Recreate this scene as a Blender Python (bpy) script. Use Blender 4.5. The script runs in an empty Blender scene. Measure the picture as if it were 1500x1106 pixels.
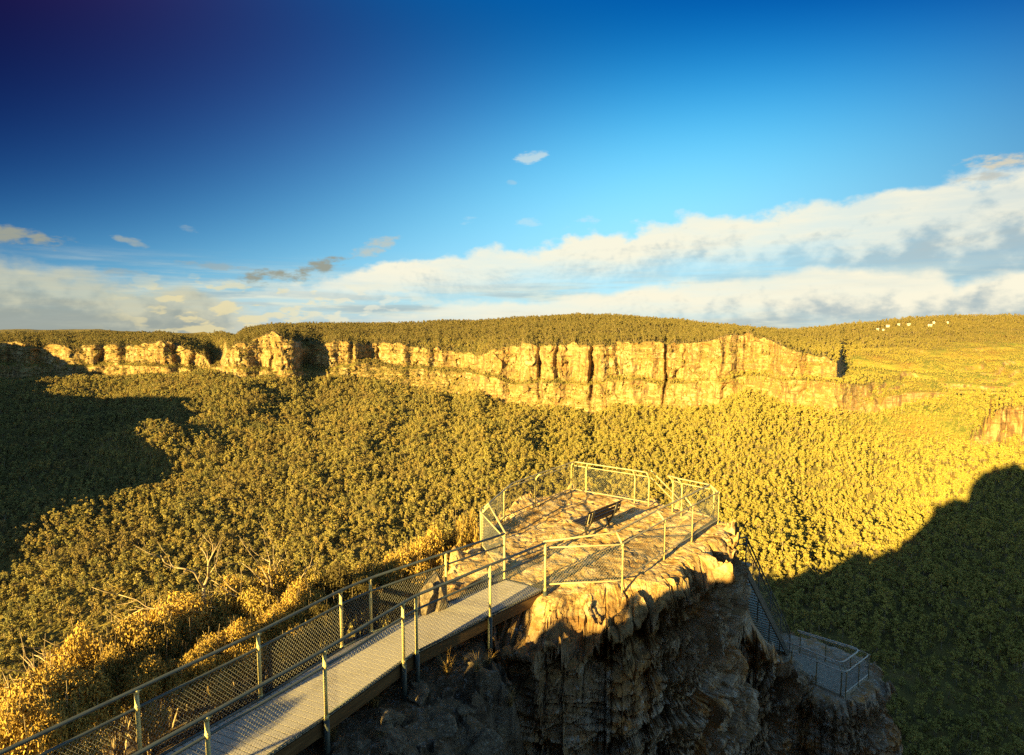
import bpy, math, random
import numpy as np
from mathutils import Vector, Matrix
R = math.radians
S = bpy.context.scene
COL = S.collection
rng = np.random.default_rng(7)
random.seed(7)

# ------------------------------------------------------------------ camera model of the place
F, HZ, ZC = 850.0, 472.0, 6.3            # focal length in photo pixels, horizon row, eye height above the boardwalk
PIT = math.atan((553 - HZ) / F)
def slope(py):                            # rise per metre forward of the sight line at a picture row
    return np.tan(np.arctan(-(np.asarray(py, float) - 553) / F) - PIT)
def ray(px, py):
    x = (px - 750) / F; y = -(py - 553) / F
    c, s = math.cos(PIT), math.sin(PIT)
    return Vector((x, c + y * s, y * c - s))
def at(px, py, z):                        # ground point at height z on a sight line
    d = ray(px, py); t = (z - ZC) / d.z
    return Vector((d.x * t, d.y * t, z))
def atY(px, py, Y):                       # point at distance Y on a sight line
    d = ray(px, py); t = Y / d.y
    return Vector((d.x * t, Y, ZC + d.z * t))
def pix(x, y, z):
    c, s = math.cos(PIT), math.sin(PIT); z = z - ZC
    f = y * c - z * s; u = y * s + z * c
    return 750 + F * x / f, 553 - F * u / f

SUN_AZ, SUN_EL = R(38.4), R(13.6)         # heading of the light, height of the sun
HAZE = 6e-6
SDX, SDY = math.sin(SUN_AZ), math.cos(SUN_AZ)
TE = math.tan(SUN_EL)

cam = bpy.data.cameras.new('camera'); co = bpy.data.objects.new('camera', cam); COL.objects.link(co)
co.location = (0, 0, ZC); co.rotation_euler = (math.pi / 2 - PIT, 0, 0)
cam.sensor_width = 36; cam.lens = F / 1500 * 36; cam.clip_start = 0.1; cam.clip_end = 30000
S.camera = co

# ------------------------------------------------------------------ helpers
def hash2(ix, iy, seed):
    n = (ix.astype(np.int64) * 374761393 + iy.astype(np.int64) * 668265263 + seed * 974634777) & 0x7fffffff
    n = ((n ^ (n >> 13)) * 1274126177) & 0x7fffffff
    n = ((n ^ (n >> 16)) * 2246822519) & 0x7fffffff
    return ((n ^ (n >> 15)) & 0xffffff) / float(0xffffff)
def vnoise(x, y, seed=0):                 # smooth value noise, -1..1
    x = np.asarray(x, float); y = np.asarray(y, float); x, y = np.broadcast_arrays(x, y)
    ix, iy = np.floor(x), np.floor(y); fx, fy = x - ix, y - iy
    fx = fx * fx * fx * (fx * (fx * 6 - 15) + 10); fy = fy * fy * fy * (fy * (fy * 6 - 15) + 10)
    a, b = hash2(ix, iy, seed), hash2(ix + 1, iy, seed)
    c, d = hash2(ix, iy + 1, seed), hash2(ix + 1, iy + 1, seed)
    return ((a + (b - a) * fx) * (1 - fy) + (c + (d - c) * fx) * fy) * 2 - 1
def fbm(x, y, seed=0, o=4, g=.5):
    s = 0; a = 1; t = 0
    for i in range(o):
        s = s + a * vnoise(np.asarray(x) * 2 ** i + 17.3 * i, np.asarray(y) * 2 ** i - 9.1 * i, seed + i); t += a; a *= g
    return s / t
def vor(x, y, seed, amp=1., tilt=.6, crack=.07, depth=.5):   # angular blocks: offset, tilted facet and a joint between neighbours
    x = np.asarray(x, float); y = np.asarray(y, float); x, y = np.broadcast_arrays(x, y); ix, iy = np.floor(x), np.floor(y)
    f1 = np.full(x.shape, 9.); f2 = np.full(x.shape, 9.); val = np.zeros(x.shape)
    for a in (-1, 0, 1):
        for b_ in (-1, 0, 1):
            cx, cy = ix + a, iy + b_; px, py = cx + hash2(cx, cy, seed), cy + hash2(cx, cy, seed + 1); dx, dy = x - px, y - py; d = np.hypot(dx, dy)
            v = (hash2(cx, cy, seed + 2) - .5) + tilt * ((hash2(cx, cy, seed + 3) - .5) * dx + (hash2(cx, cy, seed + 4) - .5) * dy) * 2
            n1 = d < f1; f2 = np.where(n1, f1, np.minimum(f2, d)); val = np.where(n1, v, val); f1 = np.where(n1, d, f1)
    return amp * (val - depth * np.clip(1 - (f2 - f1) / crack, 0, 1))
def cell(x, seed=0):                      # random value per whole-number cell
    return hash2(np.floor(x), np.zeros_like(np.floor(x)), seed) * 2 - 1
def sstep(a, b, x):
    t = np.clip((np.asarray(x, float) - a) / (b - a), 0, 1); return t * t * (3 - 2 * t)
def tab(x, pts):
    xs, ys = zip(*pts); return np.interp(x, xs, ys)

def link(name, me, mat=None, parent=None):
    o = bpy.data.objects.new(name, me); COL.objects.link(o)
    for m in (mat if isinstance(mat, (list, tuple)) else [mat]):
        if m: me.materials.append(m)
    if parent: o.parent = parent
    return o
def grid_mesh(name, V, mat, parent=None, smooth=True, wrap=False, attrs=None):   # V[rows, cols, 3] -> quad sheet
    n, m = V.shape[:2]
    idx = np.arange(n * m).reshape(n, m)
    if wrap: idx = np.concatenate([idx, idx[:, :1]], 1)
    q = np.stack([idx[:-1, :-1], idx[:-1, 1:], idx[1:, 1:], idx[1:, :-1]], -1).reshape(-1, 4)
    return raw_mesh(name, V.reshape(-1, 3), q, mat, parent, smooth, attrs)
def raw_mesh(name, v, q, mat, parent=None, smooth=False, attrs=None, mi=None):
    me = bpy.data.meshes.new(name)
    v = np.asarray(v, np.float32); q = np.asarray(q, np.int32); k = q.shape[1]
    me.vertices.add(len(v)); me.vertices.foreach_set('co', v.ravel())
    me.loops.add(q.size); me.loops.foreach_set('vertex_index', q.ravel())
    me.polygons.add(len(q)); me.polygons.foreach_set('loop_start', np.arange(len(q), dtype=np.int32) * k)
    me.polygons.foreach_set('use_smooth', np.full(len(q), smooth))
    for nm, a in (attrs or {}).items():
        at_ = me.attributes.new(nm, 'FLOAT', 'POINT'); at_.data.foreach_set('value', np.asarray(a, np.float32).ravel())
    me.update(calc_edges=True); me.validate()
    return link(name, me, mat, parent)

class MB:                                  # collects simple solids into one mesh
    def __init__(s): s.v = []; s.f = []; s.sm = []
    def add(s, v, f, sm=False):
        o = len(s.v); s.v += [tuple(p) for p in v]; s.f += [tuple(i + o for i in p) for p in f]; s.sm += [sm] * len(f); return s
    def box(s, c, ax, ay, az):             # centre and three half-axis vectors
        c, ax, ay, az = map(Vector, (c, ax, ay, az))
        v = [c + a * ax + b * ay + d * az for d in (-1, 1) for a, b in ((-1, -1), (1, -1), (1, 1), (-1, 1))]
        return s.add(v, [(3, 2, 1, 0), (4, 5, 6, 7), (0, 1, 5, 4), (1, 2, 6, 5), (2, 3, 7, 6), (3, 0, 4, 7)])
    def beam(s, a, b, w, h, up=(0, 0, 1)):
        a, b = Vector(a), Vector(b); d = b - a; n = d.normalized(); sd = n.cross(Vector(up)).normalized(); u = sd.cross(n)
        return s.box((a + b) / 2, d / 2, sd * (w / 2), u * (h / 2))
    def tube(s, pts, r, n=8, taper=None, cap=True):
        pts = [Vector(p) for p in pts]; rs = taper or [r] * len(pts)
        v = []; f = []; ref = None
        for i, p in enumerate(pts):
            t = (pts[min(i + 1, len(pts) - 1)] - pts[max(i - 1, 0)]).normalized()
            if ref is None: ref = Vector((0, 0, 1)) if abs(t.z) < .9 else Vector((1, 0, 0))
            a = (ref - t * ref.dot(t)).normalized(); ref = a; b = t.cross(a)
            for k in range(n):
                g = 2 * math.pi * k / n; v.append(p + (a * math.cos(g) + b * math.sin(g)) * rs[i])
        for i in range(len(pts) - 1):
            for k in range(n):
                f.append((i * n + k, i * n + (k + 1) % n, (i + 1) * n + (k + 1) % n, (i + 1) * n + k))
        if cap: f.append(tuple(range(n - 1, -1, -1))); f.append(tuple(range((len(pts) - 1) * n, len(pts) * n)))
        return s.add(v, f, True)
    def build(s, name, mat, parent=None):
        me = bpy.data.meshes.new(name); me.from_pydata(s.v, [], s.f)
        me.polygons.foreach_set('use_smooth', s.sm); me.update()
        return link(name, me, mat, parent)
def tag(o, label=None, cat=None, group=None, kind=None):
    for k, v in (('label', label), ('category', cat), ('group', group), ('kind', kind)):
        if v: o[k] = v
    return o
def thing(name, label, cat, loc=(0, 0, 0), rz=0, group=None):
    o = bpy.data.objects.new(name, None); COL.objects.link(o); o.location = loc; o.rotation_euler = (0, 0, rz)
    o.empty_display_size = .3
    return tag(o, label, cat, group)
def dup(o, parent=None):
    c = o.copy(); COL.objects.link(c)
    if parent: c.parent = parent
    for ch in [k for k in o.children]: dup(ch, c)
    return c
def bend(pts, r=.12, n=5):                 # polyline with its corners rounded off
    pts = [Vector(p) for p in pts]; out = [pts[0]]
    for a, b, c in zip(pts, pts[1:], pts[2:]):
        u = (a - b); w = (c - b); k = min(r, u.length * .45, w.length * .45); p0 = b + u.normalized() * k; p1 = b + w.normalized() * k
        for i in range(n + 1):
            t = i / n; out.append(p0 * (1 - t) ** 2 + b * 2 * t * (1 - t) + p1 * t * t)
    return out + [pts[-1]]

# ------------------------------------------------------------------ materials
class NT:
    def __init__(s, tree): s.t = tree; s.n = tree.nodes; s.l = tree.links
    def new(s, typ, ins=None, **kw):
        n = s.n.new(typ)
        for k, v in kw.items(): setattr(n, k, v)
        for k, v in (ins or {}).items(): s.put(n.inputs[k], v)
        return n
    def put(s, sock, v):
        if hasattr(v, 'is_output') and v.is_output: s.l.new(v, sock)
        elif isinstance(v, (tuple, list)) and len(v) == 3 and sock.type == 'RGBA': sock.default_value = (*v, 1)
        else: sock.default_value = v
    def m(s, op, a, b=0., c=0., clamp=False):
        n = s.new('ShaderNodeMath', {0: a, 1: b, 2: c}, operation=op); n.use_clamp = clamp; return n.outputs[0]
    def mix(s, f, a, b, mode='MIX'):
        n = s.n.new('ShaderNodeMix'); n.data_type = 'RGBA'; n.blend_type = mode; n.clamp_factor = True
        s.put(n.inputs[0], f); s.put(n.inputs[6], a); s.put(n.inputs[7], b); return n.outputs[2]
    def noise(s, vec, scale, detail=4, rough=.55, dist=0):
        n = s.new('ShaderNodeTexNoise', {'Scale': scale, 'Detail': detail, 'Roughness': rough, 'Distortion': dist})
        if vec is not None: s.put(n.inputs['Vector'], vec)
        return n.outputs['Fac']
    def ramp(s, f, stops, interp='LINEAR'):
        n = s.n.new('ShaderNodeValToRGB'); s.put(n.inputs[0], f); e = n.color_ramp.elements; n.color_ramp.interpolation = interp
        while len(e) < len(stops): e.new(.5)
        for el, (p, c) in zip(e, stops):
            el.position = p; el.color = (*c, 1) if isinstance(c, (tuple, list)) else (c, c, c, 1)
        return n.outputs[0]
    def sm(s, v, a, b):
        n = s.new('ShaderNodeMapRange', {0: v, 1: a, 2: b, 3: 0., 4: 1.}); n.interpolation_type = 'SMOOTHSTEP'; return n.outputs[0]
    def vec(s, v, sc):
        return s.new('ShaderNodeMapping', {0: v, 'Scale': sc}).outputs[0]
def material(name):
    m = bpy.data.materials.new(name); m.use_nodes = True
    t = NT(m.node_tree); b = t.n['Principled BSDF']; b.inputs['Roughness'].default_value = .85
    b.inputs['Specular IOR Level'].default_value = .15
    return m, t, b
def bump(t, b, h, strength, dist):
    n = t.new('ShaderNodeBump', {'Height': h, 'Strength': strength, 'Distance': dist}); t.l.new(n.outputs[0], b.inputs['Normal'])
# ------------------------------------------------------------------ far terrain: valley, escarpment, plateau
def leaf_mat(name, lo, hi, third, east=None):
    m, t, b = material(name)
    oi = t.new('ShaderNodeObjectInfo').outputs['Random']
    g = t.new('ShaderNodeNewGeometry').outputs['Random Per Island']
    c = t.ramp(oi, [(0, lo), (.3, hi), (.55, [x * 1.15 for x in hi]), (.75, third), (.9, [x * .7 for x in lo]), (1, hi)])
    pn = t.noise(t.vec(t.n['Object Info'].outputs['Location'], (.011, .011, .011)), 1, 4, .7)
    if east: c = t.mix(t.m('MULTIPLY', t.sm(pn, .5, .62), .6), c, (.22, .155, .06)); c = t.mix(t.m('MULTIPLY', t.sm(pn, .46, .36), .55), c, (.11, .125, .055))
    if east:                                  # yellower stands towards the right of the valley
        lx = t.new('ShaderNodeSeparateXYZ', {0: t.n['Object Info'].outputs['Location']}).outputs[0]
        c = t.mix(t.sm(lx, -500., 750.), c, t.mix(.75, c, east))
        lz = t.new('ShaderNodeSeparateXYZ', {0: t.n['Object Info'].outputs['Location']}).outputs[2]   # weaker light on the plateau trees put into darker leaf colour
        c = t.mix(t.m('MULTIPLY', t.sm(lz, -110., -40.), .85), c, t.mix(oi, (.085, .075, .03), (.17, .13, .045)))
    c = t.mix(t.m('MULTIPLY', g, .5), c, [x * .55 for x in lo])
    b.inputs['Roughness'].default_value = .7; b.inputs['Specular IOR Level'].default_value = .1
    t.put(b.inputs['Base Color'], c)
    return m
M = {}
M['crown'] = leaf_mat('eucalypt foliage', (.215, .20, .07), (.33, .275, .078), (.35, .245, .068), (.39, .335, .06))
M['heath'] = leaf_mat('heath foliage', (.36, .25, .065), (.43, .29, .068), (.30, .25, .07))
M['dark_heath'] = leaf_mat('dark heath foliage', (.07, .06, .025), (.10, .08, .028), (.08, .055, .022))  # darker copy of the heath foliage: the shaded shrub's shade put into colour
m, t, b = material('pale bark'); t.put(b.inputs['Base Color'], t.ramp(t.noise(None, 2, 3), [(.3, (.17, .13, .08)), (.7, (.36, .29, .18))])); M['bark'] = m
m, t, b = material('bleached dead wood'); t.put(b.inputs['Base Color'], t.ramp(t.noise(t.new('ShaderNodeTexCoord').outputs['Object'], 9, 4), [(.35, (.22, .16, .09)), (.6, (.42, .33, .2))])); M['dead'] = m

def terrain_mat():
    m, t, b = material('escarpment'); g = t.new('ShaderNodeNewGeometry')
    P = g.outputs['Position']; nz = t.new('ShaderNodeSeparateXYZ', {0: g.outputs['True Normal']}).outputs[2]
    strata = t.noise(t.vec(P, (.02, .02, .16)), 1, 5, .6)
    streak = t.noise(t.vec(P, (.09, .09, .009)), 1, 4, .6)
    big = t.noise(t.vec(P, (.012, .012, .014)), 1, 4, .6)
    rock = t.ramp(t.m('ADD', t.m('MULTIPLY', big, .65), t.m('MULTIPLY', t.noise(t.vec(P, (.05, .05, .03)), 1, 5, .7), .4)), [(.36, (.15, .09, .035)), (.44, (.28, .16, .055)), (.5, (.35, .26, .12)), (.56, (.25, .135, .04)), (.63, (.38, .31, .17)), (.72, (.27, .17, .065))])
    rock = t.mix(t.sm(strata, .52, .66), rock, (.17, .11, .045))
    rock = t.mix(t.m('MULTIPLY', t.sm(streak, .50, .62), .85), rock, (.10, .066, .035))
    veg = t.ramp(t.noise(t.vec(P, (.05, .05, .05)), 1, 5, .65), [(.35, (.10, .09, .028)), (.55, (.17, .135, .035)), (.7, (.20, .135, .04))])
    sn = t.noise(t.vec(P, (.012, .012, .03)), 1, 6, .65)
    scr = t.ramp(sn, [(.3, (.10, .12, .028)), (.45, (.18, .18, .035)), (.56, (.24, .18, .035)), (.72, (.24, .14, .04))])
    scr = t.mix(t.m('MULTIPLY', t.sm(t.noise(t.vec(P, (.2, .2, .2)), 1, 3, .6), .5, .7), .55), scr, (.05, .05, .012))
    flat = t.mix(t.new('ShaderNodeAttribute', attribute_name='scrub').outputs['Fac'], veg, scr)
    wob = t.m('MULTIPLY', t.m('SUBTRACT', t.noise(t.vec(P, (.06, .06, .09)), 1, 5, .7), .5), 1.25)
    f = t.sm(t.m('ADD', nz, wob), .40, .62)
    t.put(b.inputs['Base Color'], t.mix(f, rock, flat))
    h = t.m('ADD', t.m('MULTIPLY', strata, 2.), t.noise(t.vec(P, (.25, .25, .25)), 1, 4, .65))
    bump(t, b, h, .8, 2.5)
    return m
M['terrain'] = terrain_mat()

Y_SKY = [(-300, 482), (0, 481), (150, 481), (250, 486), (330, 486), (345, 492), (360, 481), (380, 477), (450, 475), (560, 475), (620, 473), (700, 469), (760, 465), (850, 460), (900, 461), (950, 466),
         (1000, 470), (1050, 475), (1090, 481), (1110, 484), (1180, 482), (1230, 476), (1280, 472), (1330, 466), (1400, 463), (1450, 462), (1520, 463), (1800, 466)]
Y_RIM = [(-300, 508), (0, 503), (50, 507), (90, 512), (130, 507), (160, 503), (200, 505), (240, 499), (270, 511), (298, 521), (305, 533), (311, 547), (321, 549), (327, 533), (333, 514), (342, 506), (370, 497), (400, 488), (436, 499), (455, 501),
         (510, 501), (530, 504), (560, 500), (600, 508), (640, 510), (690, 520), (720, 513), (750, 508), (850, 505), (950, 505), (1000, 503), (1050, 497), (1070, 490), (1100, 492), (1130, 503), (1170, 515), (1200, 522), (1230, 531), (1240, 560), (1800, 560)]
Y_LED = [(-300, 536), (0, 533), (150, 535), (250, 535), (300, 537), (325, 539), (500, 538), (540, 530), (580, 538), (620, 536), (650, 541), (690, 546), (720, 552), (760, 558), (850, 559), (900, 556), (1000, 559), (1050, 555), (1080, 549), (1100, 546), (1150, 554), (1200, 554), (1230, 557), (1340, 572), (1400, 570), (1800, 568)]
Y_BOT = [(-300, 560), (0, 562), (110, 557), (200, 557), (260, 557), (290, 550), (310, 548), (318, 556), (400, 557), (500, 556), (540, 560), (600, 571), (640, 578), (660, 585), (700, 580), (740, 596), (800, 601), (850, 605), (870, 613), (900, 600), (1000, 603), (1050, 598), (1075, 584), (1100, 575), (1140, 590), (1180, 602), (1225, 606), (1290, 607), (1340, 590), (1400, 577), (1800, 575)]
R_BASE = [(-300, 2900), (0, 2520), (200, 2250), (285, 2170), (303, 2140), (326, 1935), (345, 1880), (430, 1840), (456, 1905), (520, 1880), (600, 1830), (700, 1720), (800, 1640), (900, 1600), (1000, 1570), (1100, 1540), (1180, 1500), (1225, 1480), (1240, 1490), (1500, 1850), (1800, 2200)]
FOREST = [(480, 1106), (550, 1000), (660, 900), (830, 800), (1000, 732), (1270, 640)]

def spike(x, c, w, d):                     # a narrow cleft at picture column c
    return d * np.exp(-np.abs((x - c) / w) ** 3)
def terrain_columns(th):
    x = 750 + F * np.tan(th); n = len(th); ct = np.cos(th)
    right = sstep(1226, 1242, x)           # the escarpment ends, heath slopes begin
    Rb = tab(x, R_BASE)
    ys, yr, yl, yb = (tab(x, q) for q in (Y_SKY, Y_RIM, Y_LED, Y_BOT))
    arc = th * 1700
    zof = lambda y, r: ZC + r * ct * slope(y)
    rows = []; scr = []
    # valley and forest slope
    NF = 110; zb = zof(yb, Rb)
    Yb = np.minimum(Rb * ct, tab(x, [(-300, 1640), (200, 1660), (300, 1675), (345, 1690), (400, 1e5), (1800, 1e5)])); ysm = tab(x, [(-300, 563), (200, 563), (300, 559), (345, 557)] + [q for q in Y_BOT if q[0] >= 400])
    ss = np.linspace(0, 1, NF)
    for s in ss:
        r = 60 + (Rb - 60) * s ** 1.05
        Yd = r * ct
        lo = np.interp(Yd, [p[0] for p in FOREST], [p[1] for p in FOREST])
        k = np.clip((1 / 1000 - 1 / np.maximum(Yd, 1000)) / (1 / 1000 - 1 / Yb), 0, 1)
        y = np.where(Yd > 1000, 732 + (ysm - 732) * k, lo)
        z = ZC + Yd * slope(y)
        z = np.where(Yd < 480, ZC + 480 * slope(1106) + (480 - Yd) * .02, z)
        e_ = np.clip((Yd - Yb) / np.maximum(Rb * ct - Yb, 1), 0, 1)
        z = np.where(Yd > Yb, (ZC + Yb * slope(ysm)) * (1 - e_) + zb * e_, z)
        X, Y = r * np.sin(th), r * ct
        fade = sstep(Rb, Rb - 120, r) * sstep(60, 300, r)
        rel = fbm(X / 260, Y / 260, 3, 3) * 26 + fbm(X / 90, Y / 90, 9, 2) * 7
        # long rib and gully pattern running down the slope
        rel = rel + 9 * vnoise(th * 16 + .4 * fbm(X / 300, Y / 300, 5, 2), r / 900, 21) * sstep(700, 1100, r)
        z = z + rel * fade
        # the rib that still catches the sun inside the shaded side valley, and the gully before it
        uu, vv = (x - 188) / 68, 0
        yc = 666 + (188 - x) * .2
        z = z + 42 * np.exp(-((y - yc) / 15) ** 2) * np.exp(-uu ** 4) - 22 * np.exp(-((y - (yc + 42)) / 16) ** 2) * np.exp(-((x - 190) / 110) ** 2)
        rows.append((r * np.ones(n), z)); scr.append(right * sstep(655, 632, y + 14 * fbm(X / 90, Y / 90, 78, 3)))
    # relief of the rock face, in metres towards (-) or away from (+) the valley
    def facet(q, seed):                      # straight-sided buttresses
        i = np.floor(q); f = q - i; a_, b_ = cell(i + .5, seed), cell(i + 1.5, seed); return a_ + (b_ - a_) * np.clip((f - .15) / .7, 0, 1)
    on = 1 - right
    CL = ((447, 8, 95), (514, 3.5, 50), (556, 3, 18), (790, 3.5, 36), (816, 3, 20), (866, 3.2, 34), (905, 4, 18), (975, 2.2, 44), (1003, 2, 12), (1062, 4, 18), (1092, 3, 14), (185, 6, 30), (262, 7, 34), (150, 4, 14), (286, 5, 34), (335, 2, 14), (397, 3, 16), (60, 14, 30), (15, 8, 25))
    def relief(z, seed, amp, cl):
        q = arc + 7 * vnoise(arc / 50, z / 45, seed + 20) + 2.5 * vnoise(arc / 11, z / 14, seed + 21)
        xq = x + (q - arc) * .42
        d = amp * (22 * facet(q / 58, 31) + 9 * facet(q / 24 + .3, 33) + 12 * vnoise(q / 130, z / 200, 35))
        for c, w_, dd in CL:
            d = d + cl * dd * (.75 + .5 * vnoise(z / 40, 0 * z + c, 5)) * np.exp(-np.abs((xq - c - 2 * vnoise(z / 30, 0 * z + c, 3)) / w_) ** 2.5)
        blocks = vor(q / 27, z / 24, seed, 1.5, .9, .05, .35)
        small = vor(q / 9.5, z / 7, seed + 3, 1.5, .9, .09, .4)
        lay = 2.2 * cell(z / 8 + .6 * vnoise(arc / 70, z / 40, seed), seed + 1) + 1.4 * cell(z / 3.1 + .5 * vnoise(arc / 40, z / 20, seed + 5), seed + 2)
        crack = -np.minimum(np.abs(vnoise(q / 17, z / 90, seed + 11)) * 6, 1) * 5 + 5
        return d + 5 * blocks + 1.5 * small + lay * 1.2 + crack * .35 + 6 * fbm(q / 22, z / 34, seed + 13, 4)
    def face(y0, y1, r0, r1, nr, seed, amp, cl, fade0, fade1):
        for i in range(1, nr + 1):
            s = i / nr; y = y0 + (y1 - y0) * s; r = r0 + (r1 - r0) * s
            z = zof(y, r); e = relief(z, seed, amp, cl) * on * (fade0 + (fade1 - fade0) * s)
            rows.append((r + e, z)); scr.append(right)
    yr = yr + (3.5 * vnoise(arc / 45, 0 * arc, 11) + 2.4 * vnoise(arc / 20, 0 * arc, 12) + 1.6 * vnoise(arc / 8, 0 * arc, 13)) * on
    yl = yl + (3. * vnoise(arc / 60, 0 * arc, 15) + 1.5 * vnoise(arc / 22, 0 * arc, 14)) * on; low = 1 - sstep(1262, 1335, x + 12 * vnoise(arc / 14, 0 * arc, 18)); on0, right0 = on, right; on = np.maximum(on, low)
    brk = sstep(520, 545, x) * sstep(715, 675, x) # where the lower wall is broken into wooded terraces
    rl0 = Rb + 8 + 45 * brk
    face(yb, yl + 4, Rb, rl0, 30, 51, .75, .5, .5, 1)
    n_low = len(rows); on = on0
    zl = zof(yl + 4, rl0); el_ = relief(zl, 51, .75, .5)
    rl1 = rl0 + 16 + 16 * brk + 16 * sstep(-.2, .6, vnoise(arc / 70, 0 * arc, 16))
    for s in (.3, .65, 1):                  # wooded ledge
        r = rl0 + (rl1 - rl0) * s; y = yl + 4 - 4 * s
        z = zof(y, r); e = el_ * on * (1 - s) + relief(zl, 61, 1., 1.) * on * s * .97
        rows.append((r + e, z + 1.5 * vnoise(arc / 13, arc * 0 + s * 3, 77) * on)); scr.append(np.maximum(right, .45 * on))
    rr = rl1 + 9
    face(yl, yr, rl1, rr, 46, 61, 1., 1., 1., .85)
    er = relief(zof(yr, rr), 61, 1., 1.) * .85
    # plateau up to the skyline and on behind it
    NP = 46; far = rr + 950 + 600 * sstep(350, 280, x)
    for i in range(1, NP + 1):
        s = i / NP; r = rr + (far - rr) * s ** 1.25
        k = np.clip((1 / rr - 1 / r) / (1 / rr - 1 / far), 0, 1)
        z = zof(yr + (ys - yr) * k ** .85, r) - 7 * sstep(.0, .25, s)
        X, Y = r * np.sin(th), r * ct
        rows.append((r + er * sstep(.12, 0, s), z + fbm(X / 160, Y / 160, 71, 3) * 10 * sstep(0, .3, s))); scr.append(0 * x)
    # heath hillside right of the escarpment: one long slope with broken rock steps
    n0 = NF; n1 = len(rows); far = far * on + (Rb + 1120) * right
    for i in range(n0, n1):
        s = (i - n0) / (n1 - 1 - n0); y = 575 + (ys - 575) * s
        y_r = Rb + np.interp(s, [0, .3, .6, .8, 1], [0, 160, 400, 670, 1120])
        z = zof(y, y_r); X, Y = y_r * np.sin(th), y_r * ct
        hst = 15.; q = z / hst + 1.6 * fbm(X / 170, Y / 170, 73, 3) ; fr = q - np.floor(q)
        step = (sstep(.72, .98, fr) - fr) * hst * sstep(-.25, .3, fbm(X / 110, Y / 60, 74, 3)) * sstep(.78, .6, s)
        z = z + step + 12 * fbm(X / 200, Y / 120, 75, 3) * sstep(1, .8, s) * sstep(0, .1, s) - 7 * sstep(.6, .8, s)
        sc_ = sstep(.66, .5, s - .25 * sstep(1330, 1480, x) + .12 * fbm(X / 150, Y / 150, 76, 3))
        r0, z0 = rows[i]; o_ = np.maximum(on, low) if i < n_low else on; rows[i] = (r0 * o_ + y_r * (1 - o_), z0 * o_ + z * (1 - o_)); scr[i] = 0 * scr[i] * o_ + sc_ * (1 - o_) + (.45 if n_low <= i < n_low + 3 else 0) * on
    for dr, dz in ((150, -15), (500, -60), (1300, -160), (2000, -300)):
        r = far + dr; rows.append((r, zof(ys, far) - 7 + dz)); scr.append(0 * x)
    Rr = np.array([p[0] for p in rows]); Z = np.array([p[1] for p in rows]); SC = np.array([p[2] if False else q for p, q in zip(rows, scr)])
    return x, Rr, Z, SC, NF
TH = np.linspace(R(-50), R(50), 1900)
TX, TR, TZ, TSC, NF = terrain_columns(TH)
# the small sunlit bluff at the right edge of the photo
R0 = 1185 / np.cos(TH)
zb_ = ZC + 1185 * slope(599 + 36 * sstep(1482, 1422, TX[None, :][0] + 8 * vnoise(TH * 700, 0 * TH, 19)) + 9 * vnoise(TH * 1600 / 45, 0 * TH, 20) + 4 * cell(TH * 1600 / 26, 5) + 3 * vnoise(TH * 1600 / 10, 0 * TH, 6))
inb = sstep(1424, 1431, TX + 4 * vnoise(TR / 12, TX / 9, 4)) * sstep(0, 14, TR - R0 - 14 * cell(TH * 1600 / 20, 7) - 6 * vnoise(TH * 1600 / 7, TR * 0, 8)) * sstep(R0 + 420, R0 + 250, TR)
TZ = TZ + np.maximum(zb_ + (TR - R0) * .05 - TZ, 0) * inb
PX, PY = pix(TR * np.sin(TH), TR * np.cos(TH), TZ)
V = np.stack([TR * np.sin(TH), TR * np.cos(TH), TZ], -1)
terrain = grid_mesh('valley_terrain', V[:, ::-1], M['terrain'], attrs={'scrub': TSC[:, ::-1]}); tag(terrain, kind='structure')
ND = NF + 30 + 3 + 46

def ground_hit(px, py):                    # first terrain point on a sight line
    th = math.atan((px - 750) / F); j = int(np.argmin(np.abs(TH - th)))
    col = PY[:, j]
    k = np.nonzero(col <= py)[0]
    k = k[0] if len(k) else len(col) - 1
    a = max(k - 1, 0); f = 0 if k == a else (col[a] - py) / max(col[a] - col[k], 1e-6)
    f = min(max(f, 0), 1); p = V[a, j] * (1 - f) + V[k, j] * f
    return p
# ------------------------------------------------------------------ trees
def leaf_cloud(lobes, n, size, aspect=1., outward=.55, seed=0):   # many small leaf-clump faces spread through lobed crowns
    g = np.random.default_rng(seed); L = np.asarray(lobes, float)
    w = L[:, 3] ** 2; k = g.choice(len(L), n, p=w / w.sum())
    d = g.normal(size=(n, 3)); d /= np.linalg.norm(d, axis=1)[:, None]
    rr = L[k, 3] * (.55 + .5 * g.random(n) ** .6)
    c = L[k, :3] + d * rr[:, None] * np.array([1, 1, .8])
    nrm = d * outward + g.normal(size=(n, 3)) * (1 - outward) * .8; nrm /= np.linalg.norm(nrm, axis=1)[:, None]
    a = np.cross(nrm, g.normal(size=(n, 3))); a /= np.linalg.norm(a, axis=1)[:, None]; b = np.cross(nrm, a)
    s = size * (.6 + .8 * g.random(n)); a *= (s * aspect)[:, None]; b *= s[:, None]
    j = .5 + .7 * g.random((4, n, 1))
    v = np.stack([c - a * j[0] - b * j[1] * .6, c + a * j[1] - b * j[2] * .5, c + a * j[3] * .8 + b * j[0], c - a * j[2] * .6 + b * j[3]], 1).reshape(-1, 3)
    return v, np.arange(n * 4).reshape(-1, 4)
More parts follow.
